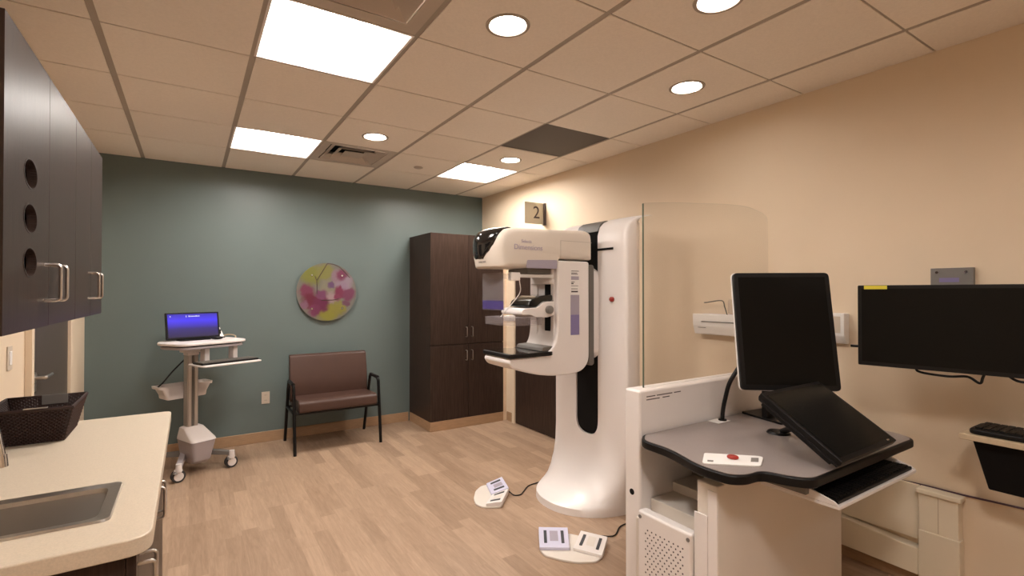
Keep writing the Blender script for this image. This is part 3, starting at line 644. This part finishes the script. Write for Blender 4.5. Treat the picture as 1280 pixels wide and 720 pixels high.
# glossy visor wrapping the front of the head, 3 mm proud
vis = MB(); vp = [(1.501, 1.660), (1.495, 1.70), (1.4925, 1.74), (1.497, 1.772), (1.508, 1.80), (1.530, 1.822), (1.565, 1.838), (1.62, 1.848), (1.68, 1.851)]
vw = [.05, .092, .118, .128, .132, .130, .122, .105, .075]
rg2 = []
for (vx, vz), vh in zip(vp, vw): rg2.append([(vx+front_shift(vx, f*vh/hw2)-.0035+(.008 if abs(f) > .95 else 0), yc-.006+f*vh, vz+.0035 if vx > 1.52 else vz) for f in (-1, -.92, -.75, -.5, -.25, 0, .25, .5, .75, .92, 1)])
nv = 11; vsx = [p for r_ in rg2 for p in r_]; back = [(p[0]+.012, p[1], p[2]-.010) for p in vsx]; nn = len(vsx); fs = []
for k in range(len(rg2)-1):
    for i in range(nv-1):
        a, b2 = k*nv+i, (k+1)*nv+i; fs += [(a, a+1, b2+1, b2), (nn+a, nn+b2, nn+b2+1, nn+a+1)]
for k in range(len(rg2)-1):
    for i, s in ((0, 1), (nv-1, -1)): a, b2 = k*nv+i, (k+1)*nv+i; fs.append((a, b2, nn+b2, nn+a))
for i in range(nv-1):
    for k in (0, len(rg2)-1): a = k*nv+i; fs.append((a, a+1, nn+a+1, nn+a))
obj('visor', vis.faces(vsx+back, fs), 'gloss', hd_, ang=50)
text('lettering', 'Selenia', .028, 'inklav', hd_, face_mat((1.76, HY0-.0092, 1.762), (1, 0, 0), (0, 0, 1)), .0006)
text('lettering', 'Dimensions', .046, 'inklav', hd_, face_mat((1.775, HY0-.0092, 1.725), (1, 0, 0), (0, 0, 1)), .0006)
text('lettering', 'HOLOGIC', .016, 'ink', hd_, face_mat((1.5135, 2.61, 1.632), (.12, -1, 0), (-.1, 0, 1)), .0006)
obj('seam', MB().box(2.03, 2.30, HY0-.009, HY0-.0082, 1.782, 1.784).box(2.03, 2.032, HY0-.009, HY0-.0082, 1.67, 1.782), 'tbar', hd_)
obj('collimator_cover', MB().prism(rp([(1.755, 1.598), (2.0, 1.598), (2.0, 1.655), (1.765, 1.648)], .01), 'y', HY0-.0095, HY0-.0083), 'lavender', hd_)
obj('collimator', MB().box(1.80, 2.00, yc-.11, yc+.11, 1.565, 1.6005), 'mgrey', hd_, .008)
# receptor
obj('receptor_plate', MB().prism(rp([(1.636, 2.485), (1.636, 2.825), (1.98, 2.825), (1.98, 2.485)], [.02, .02, .05, .05], 6), 'z', 1.043, 1.068), 'black', t, .005)
obj('receptor_surface', MB().prism(rp([(1.648, 2.497), (1.648, 2.813), (1.87, 2.813), (1.87, 2.497)], .01), 'z', 1.0681, 1.0695), 'gloss', t)
obj('receptor_back', MB().prism(rp([(1.885, 1.0682), (1.90, 1.095), (1.985, 1.10), (1.985, 1.0682)], .01), 'y', 2.51, 2.80), 'dgrey', t, .008)
# label strip and holder
x0_, x1_ = 2.12, 2.195; yy = HY0-.0008
obj('label_strip', MB().box(x0_, x1_, yy-.0006, yy, 1.30, 1.43), 'lavender', arm)
obj('holder_recess', MB().box(x0_, x1_, yy-.0009, yy, 1.165, 1.2995), 'violet', arm, .001)
pl = obj('warning_label', MB().box(x0_, x1_, yy-.0006, yy, 1.4305, 1.597), 'paper', arm)
lm = MB()
for z, ww, hh in ((1.588, .066, .004), (1.575, .05, .004), (1.567, .058, .004), (1.515, .03, .004), (1.505, .02, .008), (1.49, .06, .003), (1.47, .055, .004), (1.452, .058, .010)): lm.box(x0_+.005, x0_+.005+ww, yy-.0012, yy-.0007, z-hh/2, z+hh/2)
obj('label_print', lm, 'ink', pl); obj('label_print', MB().box(x0_+.004, x1_-.004, yy-.0012, yy-.0007, 1.53, 1.553), 'lavender', pl)
# compression carriage and guide
obj('guide_slot', MB().box(2.009, 2.0118, 2.572, 2.633, 1.14, 1.50), 'matte', arm)
obj('guide_rail', MB().box(2.004, 2.0118, 2.53, 2.55, 1.15, 1.53).box(2.004, 2.0118, 2.71, 2.73, 1.15, 1.53), 'white', arm, .003)
cc = obj('guide_collar', MB().loft([[(2.012-d_, yc+f*.12, z) for f in (-1, -.5, 0, .5, 1) for d_ in (0,)]+[(2.012-d2, yc+f*.12, z) for f, d2 in ((1, .015), (.5, .04), (0, .05), (-.5, .04), (-1, .015))] for z in (1.50, 1.60)]), 'white', arm, .006)
cb_ = obj('compression_carriage', MB().prism(rp([(1.745, 1.325), (1.77, 1.345), (1.87, 1.35), (1.92, 1.385), (2.008, 1.39), (2.008, 1.30), (1.95, 1.285), (1.85, 1.29), (1.82, 1.305), (1.75, 1.305)], .012), 'y', 2.525, 2.765), 'white', t, .014, 3)
obj('control_top', MB().prism(rp([(1.80, 1.352), (1.82, 1.395), (1.90, 1.425), (2.003, 1.432), (2.003, 1.392), (1.92, 1.388), (1.87, 1.352)], .015), 'y', 2.54, 2.75), 'gloss', cb_, .012, 3)
obj('adjust_knob', MB().cyl((1.955, 2.5245, 1.335), (1.955, 2.50, 1.335), .026).cyl((1.955, 2.5, 1.335), (1.955, 2.497, 1.335), .020), 'mgrey', cb_, .003)
pd = obj('compression_paddle', MB().loft([[(x, y_, z) for x, y_ in rrect(1.645+e, 1.90-e, 2.505+e, 2.815-e, .02)] for z, e in ((1.29, 0), (1.24, .002), (1.24, .006), (1.2885, .006))], True), 'clear', t)
obj('paddle_arm', MB().box(1.86, 1.93, 2.60, 2.71, 1.268, 1.304), 'clear', pd, .003)
obj('paddle_clamp', MB().box(1.70, 1.75, 2.60, 2.66, 1.265, 1.30), 'paper', pd, .004)
fsn = obj('face_shield', MB().prism(rrect(2.53, 2.79, 1.335, 1.57, .012), 'x', 1.618, 1.622), 'clear', t)
obj('violet_band', MB().box(1.6165, 1.6178, 2.535, 2.785, 1.34, 1.395), 'clearviolet', fsn)
obj('shield_rail', MB().box(1.625, 1.64, 2.50, 2.72, 1.53, 1.56), 'clear', fsn); obj('shield_bracket', MB().box(1.66, 1.73, 2.515, 2.55, 1.52, 1.57).box(1.73, 2.003, 2.53, 2.55, 1.54, 1.56), 'paper', fsn, .004)
obj('sensor_cord', MB().tube(smooth([(1.74, 2.54, 1.52), (1.745, 2.54, 1.45), (1.70, 2.56, 1.38), (1.66, 2.58, 1.33), (1.64, 2.60, 1.295)]), .003, 6), 'paper', t)

# ================================================================== FOOT PEDALS
def pedal_unit(label, base, padA, padB, cordpts):
    cx = sum(p[0] for p in base)/len(base); cy = sum(p[1] for p in base)/len(base)
    t = thing('foot_pedal', label, 'foot pedal', (cx, cy, 0), group=None)
    obj('base_plate', MB().prism(rp(base, .025, 4), 'z', .0, .012), 'white_warm', t, .003)
    for i, pad in enumerate((padA, padB)):
        P = [Vector((*p, 0)) for p in pad]; hz = (.044, .044, .030, .030)
        top = [(p.x, p.y, hz[k]) for k, p in enumerate(P)]; bot = [(p.x, p.y, .0125) for p in P]
        pd_ = obj('pedal', MB().loft([bot, top]), 'padlav' if i == 0 else 'white', t, .003)
        for f0, f1 in ((.16, .26), (.74, .84)):
            def q(u_, v_):
                a = Vector(top[0]).lerp(Vector(top[1]), u_); b_ = Vector(top[3]).lerp(Vector(top[2]), u_); r_ = a.lerp(b_, v_); return r_
            lo = [q(f0, .2), q(f1, .2), q(f1, .8), q(f0, .8)]
            obj('grip_strip', MB().loft([[tuple(p) for p in lo], [(p.x, p.y, p.z+.003) for p in lo]]), 'padgrey', pd_)
        c4 = [q(.36, .2), q(.64, .2), q(.64, .7), q(.36, .7)]
        obj('pedal_print', MB().loft([[tuple(p) for p in c4], [(p.x, p.y, p.z+.0006) for p in c4]]), 'lavender' if i == 0 else 'white_warm', pd_)
    obj('cord', MB().tube(smooth(cordpts), .004, 6), 'cable', t)
pedal_unit('foot pedal unit nearest the camera, in front of the machine base', [(1.66, 2.23), (1.645, 2.16), (1.69, 2.08), (1.75, 2.01), (1.84, 1.96), (1.92, 1.99), (2.03, 2.08), (1.92, 2.27), (1.80, 2.36)],
           [(1.771, 2.383), (1.913, 2.285), (1.79, 2.12), (1.650, 2.212)], [(1.955, 2.215), (2.035, 2.075), (1.885, 1.964), (1.805, 2.11)],
           [(1.99, 2.17, .02), (2.05, 2.17, .006), (2.13, 2.12, .006), (2.24, 2.18, .006), (2.34, 2.19, .006), (2.50, 2.19, .006)])
pedal_unit('foot pedal unit farther from the camera, turned sideways with its cord to the machine', [(1.83, 3.18), (1.75, 3.12), (1.68, 3.02), (1.645, 2.93), (1.665, 2.86), (1.77, 2.80), (1.94, 2.97), (2.02, 3.17)],
           [(2.015, 3.18), (1.945, 2.975), (1.80, 2.975), (1.866, 3.16)], [(1.938, 2.965), (1.775, 2.80), (1.685, 2.86), (1.80, 2.967)],
           [(1.94, 2.965, .02), (1.955, 2.92, .006), (2.0, 2.905, .006), (2.05, 2.94, .006), (2.14, 3.005, .006), (2.25, 3.02, .006)])

# ================================================================== OPERATOR WORKSTATION
t = thing('operator_workstation', 'white operator console with radiation shield glass, perforated side and grey desktop', 'workstation', (2.2, 1.35, 0))
PX0, PX1, PY0, PY1 = 1.733, 2.78, 1.56, 1.655
obj('shield_wall', MB().box(PX0, PX1, PY0, PY1, 0, .998), 'white', t, .012, 3)
gl = [(1.806, .9985), (1.806, 1.868), (2.0, 1.890), (2.45, 1.925), (2.66, 1.932), (2.80, 1.908), (2.858, 1.885), (2.86, .9985)]
gl = [(x, z) for x, z in gl]
gp = rp(gl, [0, .01, .2, .15, .12, .05, .02, 0], 6)
gobj = obj('shield_glass', MB().prism(gp, 'y', 1.60, 1.608), 'glass', t)
obj('glass_edge', MB().box(1.8035, 1.8058, 1.600, 1.608, .9985, 1.866), 'glass_edge', t)
obj('shield_hole', MB().cyl((PX0-.001, 1.61, .525), (PX0+.002, 1.61, .525), .014), 'matte', t)
lm = MB()
for z, x0q, ws_ in ((.966, 1.775, [.06, .01, .11, .012, .05]), (.952, 1.775, [.09, .02, .05])):
    xx = x0q
    for k, ww in enumerate(ws_):
        if k % 2 == 0: lm.box(xx, xx+ww, PY0-.0006, PY0-.0001, z-.002, z+.0025)
        xx += ww
obj('fine_print', lm, 'ink', t)
dz = .80
desk = rp([(1.745, 1.556), (1.672, 1.50), (1.672, 1.36), (1.602, 1.16), (1.61, 1.045), (1.66, 1.01), (1.752, 1.006), (1.775, .93), (1.82, .865), (2.705, .865), (2.755, .93), (2.755, 1.556)],
          [.02, .04, .08, .09, .05, .04, .04, .06, .04, .03, .05, .01], 6)
obj('desktop_edge', MB().prism(desk, 'z', dz-.036, dz-.001), 'black', t, .009, 3)
inner = [(2.2+(x-2.2)*.982, 1.22+(y-1.22)*.970) for x, y in desk]
obj('desktop', MB().prism(inner, 'z', dz-.0008, dz+.0012), 'desk', t)
obj('storage_cabinet', MB().box(1.665, 2.63, 1.125, 1.215, 0, .722).box(1.70, 2.63, 1.2155, PY0-.001, 0, .44), 'white_warm', t, .006)
obj('inner_shelf', MB().box(1.80, 2.60, 1.217, PY0-.002, .441, .50).box(1.95, 2.60, 1.30, PY0-.002, .501, .545), 'white_warm', t, .004)
obj('inner_back', MB().box(2.10, 2.60, 1.217, PY0-.002, .55, .76), 'dgrey', t)
obj('lift_column', MB().prism(rrect(1.70, 2.60, 1.10, 1.22, .02), 'z', .723, .763), 'white_warm', t, .004)
obj('cabinet_edge_trim', MB().box(1.657, 1.664, 1.165, 1.222, 0, .60).box(1.660, 1.664, 1.125, 1.165, 0, .70), 'white', t, .002)
pp = obj('perforated_panel', MB().box(1.648, 1.70, 1.228, 1.50, 0, .505), 'white', t, .012, 3)
hm = MB()
for r_ in range(22):
    for c_ in range(9):
        y_ = 1.268+c_*.022+(.011 if r_ % 2 else 0); z_ = .435-r_*.0165
        hm.cyl((1.6474, y_, z_), (1.6482, y_, z_), .0036, n=8)
obj('perforations', hm, 'ink', pp)
for y_, z_ in ((1.243, .48), (1.485, .48)): obj('screw', MB().cyl((1.6455, y_, z_), (1.6482, y_, z_), .008, n=16), 'mgrey', pp)
# exposure control pad inset in desktop
ep = [(1.635, 1.145), (1.71, 1.215), (1.885, 1.125), (1.875, 1.08), (1.80, 1.045), (1.66, 1.06)]
ep = rp([(1.628, 1.165), (1.74, 1.235), (1.90, 1.085), (1.785, 1.03)], [.02, .01, .03, .015])
pad = obj('control_pad', MB().prism(ep, 'z', dz+.0013, dz+.006), 'paper', t, .001)
obj('stop_button', MB().cyl((1.775, 1.135, dz+.0061), (1.775, 1.135, dz+.016), .021, n=24), 'red', pad, .004)
obj('pad_print', MB().prism([(1.795, 1.075), (1.84, 1.10), (1.862, 1.083), (1.818, 1.058)], 'z', dz+.0061, dz+.0067).prism([(1.66, 1.165), (1.675, 1.175), (1.69, 1.160), (1.675, 1.15)], 'z', dz+.0061, dz+.0067), 'mgrey', pad)
obj('sticker', MB().box(2.20, 2.30, 1.48, 1.545, dz+.0013, dz+.002), 'paper', t)
# keyboard tray of console
tr = obj('keyboard_tray', MB().loft([[(1.905, .822, z), (2.58, .822, z), (2.61, 1.10, z), (1.905, 1.10, z)] for z in (.690, .702)]), 'white', t, .002)
obj('tray_side', MB().prism([(.822, .7025), (1.09, .7025), (1.09, .76), (1.0, .755), (.84, .715)], 'x', 2.572, 2.580), 'white', tr, .001)
obj('tray_side', MB().prism([(.822, .7025), (1.09, .7025), (1.09, .76), (1.0, .755), (.84, .715)], 'x', 1.905, 1.913), 'white', tr, .001)
obj('tray_slide', MB().box(1.88, 1.904, .92, 1.12, .715, .745), 'mgrey', tr, .002)
k2 = thing('keyboard', 'black keyboard in the pull-out tray under the grey console desktop', 'keyboard', (2.24, .92, .7027))
obj('case', MB().prism([(1.918, .832), (2.565, .832), (2.565, 1.01), (1.918, 1.01)], 'z', .7027, .716), 'black', k2, .003)
km = MB()
for r_ in range(6):
    for c_ in range(23):
        km.box(1.928+c_*.0272, 1.928+c_*.0272+.023, .842+r_*.027, .842+r_*.027+.023, .7162, .722)
obj('keys', km, 'black', k2)
# ---- portrait monitor
def screen_obj(name, label, cat, c, yaw, tilt, w, h, th, bez, side, base_fn, rnd=.012, screen='screen', bz=.8015):
    """c = centre of the front face; faces (-sin yaw, -cos yaw)"""
    q = thing(name, label, cat, (c[0], c[1], bz))
    x = Vector((math.cos(yaw), -math.sin(yaw), 0)); nrm = Vector((-math.sin(yaw), -math.cos(yaw), 0)); u = Vector((0, 0, 1))*math.cos(tilt)-nrm*math.sin(tilt)
    n_ = x.cross(u)   # points to viewer
    mt = Matrix((x, u, n_)).transposed().to_4x4(); mt.translation = c
    def T(mb): bmesh.ops.transform(mb.bm, matrix=mt, verts=mb.bm.verts[:]); return mb
    obj('bezel', T(MB().prism(rrect(-w/2, w/2, -h/2, h/2, rnd), 'z', -th*.45, 0)), 'black', q, .003)
    obj('screen', T(MB().box(-w/2+bez, w/2-bez, -h/2+bez*1.15, h/2-bez, .0003, .0016)), screen, q)
    obj('rear_shell', T(MB().loft([[(a, b_, z) for a, b_ in rrect(-w/2*k, w/2*k, -h/2*k, h/2*k, rnd)] for z, k in ((-th*.45-.0005, .998), (-th*.7, .97), (-th*1.2, .75))])), side, q, .002)
    base_fn(q, T, mt); return q
def portrait_base(q, T, mt):
    b0 = mt @ Vector((0, -.05, -.07))
    obj('stand_neck', MB().loft([[(2.50+dx, 1.40+dy, z) for dx, dy in ((-.04, -.015), (.04, -.015), (.04, .015), (-.04, .015))] for z in (dz+.012, 1.14)]), 'black', q, .004)
    obj('stand_arm', MB().cyl(tuple(b0), (2.50, 1.40, b0.z), .03), 'black', q)
    obj('stand_base', MB().prism(rp([(2.43, 1.30), (2.49, 1.545), (2.70, 1.52), (2.68, 1.28)], .015), 'z', dz+.0015, dz+.012), 'black', q, .003)
    obj('white_side', T(MB().prism(rrect(-.225, .225, -.282, .282, .024), 'z', -.030, -.0205)), 'paper', q, .002)
screen_obj('portrait_monitor', 'tall portrait monitor with black screen and white sides on the console', 'monitor', (2.38, 1.25, 1.267), R(36.7), R(10.2), .444, .557, .045, .022, 'cart_white', portrait_base, .022)
def touch_base(q, T, mt):
    obj('stand_leg', T(MB().box(-.06, .06, -.05, .05, -.09, -.055)), 'black', q, .004)
    obj('stand_arm', MB().cyl(tuple(mt @ Vector((0, .03, -.06))), (2.29, 1.22, dz+.012), .013), 'black', q)
    obj('stand_base', MB().cyl((2.285, 1.235, dz+.0015), (2.285, 1.235, dz+.010), .05, .045, n=32), 'black', q)
    obj('logo', T(MB().box(.17, .19, -.164, -.158, .0018, .0022)), 'chrome', q)
    obj('strut', T(MB().box(-.235, -.20, -.15, .15, -.045, -.022)), 'black', q, .004)
screen_obj('touch_monitor', 'landscape black monitor tilted far back, resting low over the console desktop', 'monitor', (2.172, .972, .948), R(-1), R(56), .48, .349, .05, .017, 'black', touch_base, .006)
# cable
solo('monitor_cable', MB().tube(smooth([(2.275, 1.51, dz+.003), (2.25, 1.49, .86), (2.225, 1.46, .93), (2.225, 1.44, 1.0), (2.25, 1.42, 1.06), (2.29, 1.40, 1.12)]), .010, 10).cyl((2.275, 1.51, dz+.0015), (2.275, 1.51, dz+.008), .02), 'cable', 'thick black cable curving from the desktop up behind the portrait monitor', 'cable')
# ---- wall monitor
dirv = Vector((.0993, -.524, 0)).normalized(); yaw_w = math.atan2(.524, .0993)  # x axis = dirv -> cos yaw, -sin yaw
wl = Vector((2.634, 1.055, 1.295)); cW = wl+dirv*.285
def wall_base(q, T, mt):
    pl = obj('wall_plate', MB().box(3.03, XR-.001, .75, .905, 1.27, 1.562), 'mgrey', q, .002)
    for y_ in (.775, .88): obj('screw', MB().cyl((3.03, y_, 1.542), (3.024, y_, 1.542), .006, n=14), 'chrome', pl)
    obj('plate_sticker', MB().box(3.0285, 3.0298, .80, .872, 1.495, 1.515), 'violet', pl)
    e = mt @ Vector((0, 0, -.055)); obj('arm', MB().cyl((3.03, .83, 1.33), (2.93, .86, 1.33), .022).cyl((2.93, .86, 1.30), (2.93, .86, 1.36), .028).cyl((2.93, .86, 1.33), tuple(e+Vector((0, 0, .03))), .018), 'mgrey', q)
    obj('mount_head', T(MB().box(-.05, .05, -.05, .05, -.07, -.048)), 'black', q, .003)
    obj('yellow_sticker', T(MB().box(-.26, -.175, .166, .182, .0018, .0024)), 'yellow', q)
    obj('side_knob', T(MB().cyl((-.285, -.10, -.012), (-.315, -.10, -.012), .006, n=12)), 'black', q)
screen_obj('wall_monitor', 'wide black monitor on a wall arm with a yellow sticker at top left', 'monitor', tuple(cW), yaw_w, R(0), .57, .368, .05, .016, 'black', wall_base, .006, bz=1.11)
solo('hanging_cable', MB().tube(smooth([(2.72, .86, 1.13), (2.70, .85, 1.10), (2.72, .76, 1.09), (2.74, .70, 1.095), (2.73, .66, 1.075), (2.73, .65, 1.10), (2.74, .64, 1.14)]), .005, 8)
     .tube(smooth([(2.74, .60, 1.14), (2.75, .56, 1.10), (2.76, .52, 1.10), (2.76, .48, 1.14)]), .005, 8), 'cable', 'black cables looping below the wall-mounted monitor', 'cable')
# ---- wall keyboard shelf
t = thing('keyboard_shelf', 'tan-edged wall shelf with black sloping support below the wall monitor', 'shelf', (2.9, .45, .6))
obj('shelf_board', MB().box(2.755, 2.98, .02, .733, .828, .852), 'tan', t, .003)
obj('support_box', MB().loft([[(2.79, y0_, z), (XR-.002, y0_, z), (XR-.002, y1_, z), (2.79+e, y1_, z)] if 0 else [(2.79+e, y0_, z), (XR-.002, y0_, z), (XR-.002, y1_, z), (2.79+e, y1_, z)] for z, e, y0_, y1_ in ((.615, .06, .10, .665), (.827, 0, .06, .70))]), 'matte', t, .006)
k3 = thing('keyboard', 'black keyboard lying on the wall shelf at the right edge of the photo', 'keyboard', (2.87, .45, .8525))
obj('case', MB().prism(rp([(2.775, .25), (2.775, .71), (2.955, .71), (2.955, .25)], .03), 'z', .8525, .875), 'black', k3, .008, 3)
km = MB()
for r_ in range(5):
    for c_ in range(18): km.box(2.79+r_*.031, 2.79+r_*.031+.026, .265+c_*.0238, .265+c_*.0238+.020, .8752, .882)
obj('keys', km, 'black', k3)
# ---- wall cable
solo('wall_cable', MB().tube(smooth([(XR-.008, 1.9, .42), (XR-.008, 1.5, .46), (XR-.008, 1.02, .497), (XR-.008, .8, .503), (XR-.008, .6, .512), (XR-.008, .1, .53)]), .0045, 8), 'purplecable', 'thin dark purple cable stretched along the right wall', 'cable')
# ---- dispensers
t = thing('wall_tray', 'white wall-mounted tray holder with wire bracket seen through the shield glass', 'wall holder', (2.98, 2.0, 1.15))
obj('tray_body', MB().prism(rp([(XR-.002, 1.16), (2.985, 1.16), (2.965, 1.22), (2.96, 1.30), (2.975, 1.30), (2.985, 1.25), (XR-.002, 1.25)], .008), 'y', 1.72, 2.19), 'paper', t, .004)
obj('inner_dish', MB().box(2.986, XR-.01, 1.74, 2.15, 1.251, 1.30), 'padlav', t, .01)
obj('tray_print', MB().box(2.9655, 2.967, 2.09, 2.15, 1.205, 1.209).box(2.959, 2.960, 1.74, 2.12, 1.245, 1.252), 'mgrey', t)
obj('wire_bracket', MB().tube(smooth([(3.05, 2.16, 1.375), (3.0, 2.10, 1.378), (2.98, 1.98, 1.392), (2.975, 1.955, 1.35), (2.975, 1.935, 1.29)]), .0035, 6), 'dgrey', t)
obj('clear_cover', MB().box(2.965, XR-.01, 1.74, 1.93, 1.305, 1.40), 'clear', t, .01)
t = thing('sanitizer_dispenser', 'small white dispenser on the cream wall, half hidden behind the portrait monitor', 'dispenser', (3.02, 1.32, 1.16))
obj('body', MB().prism(rp([(XR-.002, 1.165), (3.02, 1.165), (2.99, 1.21), (2.99, 1.332), (XR-.002, 1.332)], .008), 'y', 1.262, 1.40), 'paper', t, .005)
obj('front_window', MB().box(2.9885, 2.9898, 1.28, 1.385, 1.225, 1.315), 'outlet', t, .001)
# ---- cream plastic wall unit
t = thing('wall_utility_unit', 'cream plastic wall unit with low ledge and taller box near the floor', 'wall unit', (3.03, 1.1, .1))
lx = 2.99
obj('ledge', MB().prism(rp([(.95, .205), (1.0, .205), (1.30, .235), (1.60, .235), (1.60, .085), (.95, .075)], [.0, .03, .01, .01, .01, 0]), 'x', lx, XR-.002), 'unit', t, .006, 3)
obj('tall_box', MB().box(lx+.005, XR-.002, .80, .9485, .02, .475).box(lx, XR-.002, .795, .9495, .02, .30), 'unit', t, .005)
obj('cap', MB().box(lx-.008, XR-.002, .788, .955, .476, .50), 'unit', t, .006, 3)
obj('back_panel', MB().box(XR-.03, XR-.002, .956, 1.62, .236, .50), 'unit', t, .003)
obj('seam', MB().box(lx+.0038, lx+.0048, .872, .874, .302, .474), 'tan', t)
solo('loose_cord', MB().tube(smooth([(2.74, 1.09, .68), (2.70, 1.12, .62), (2.65, 1.15, .53), (2.645, 1.20, .44), (2.66, 1.30, .25), (2.68, 1.36, .006)]), .004, 8), 'cable', 'thin black cord hanging down beside the console cabinet on its right', 'cable')
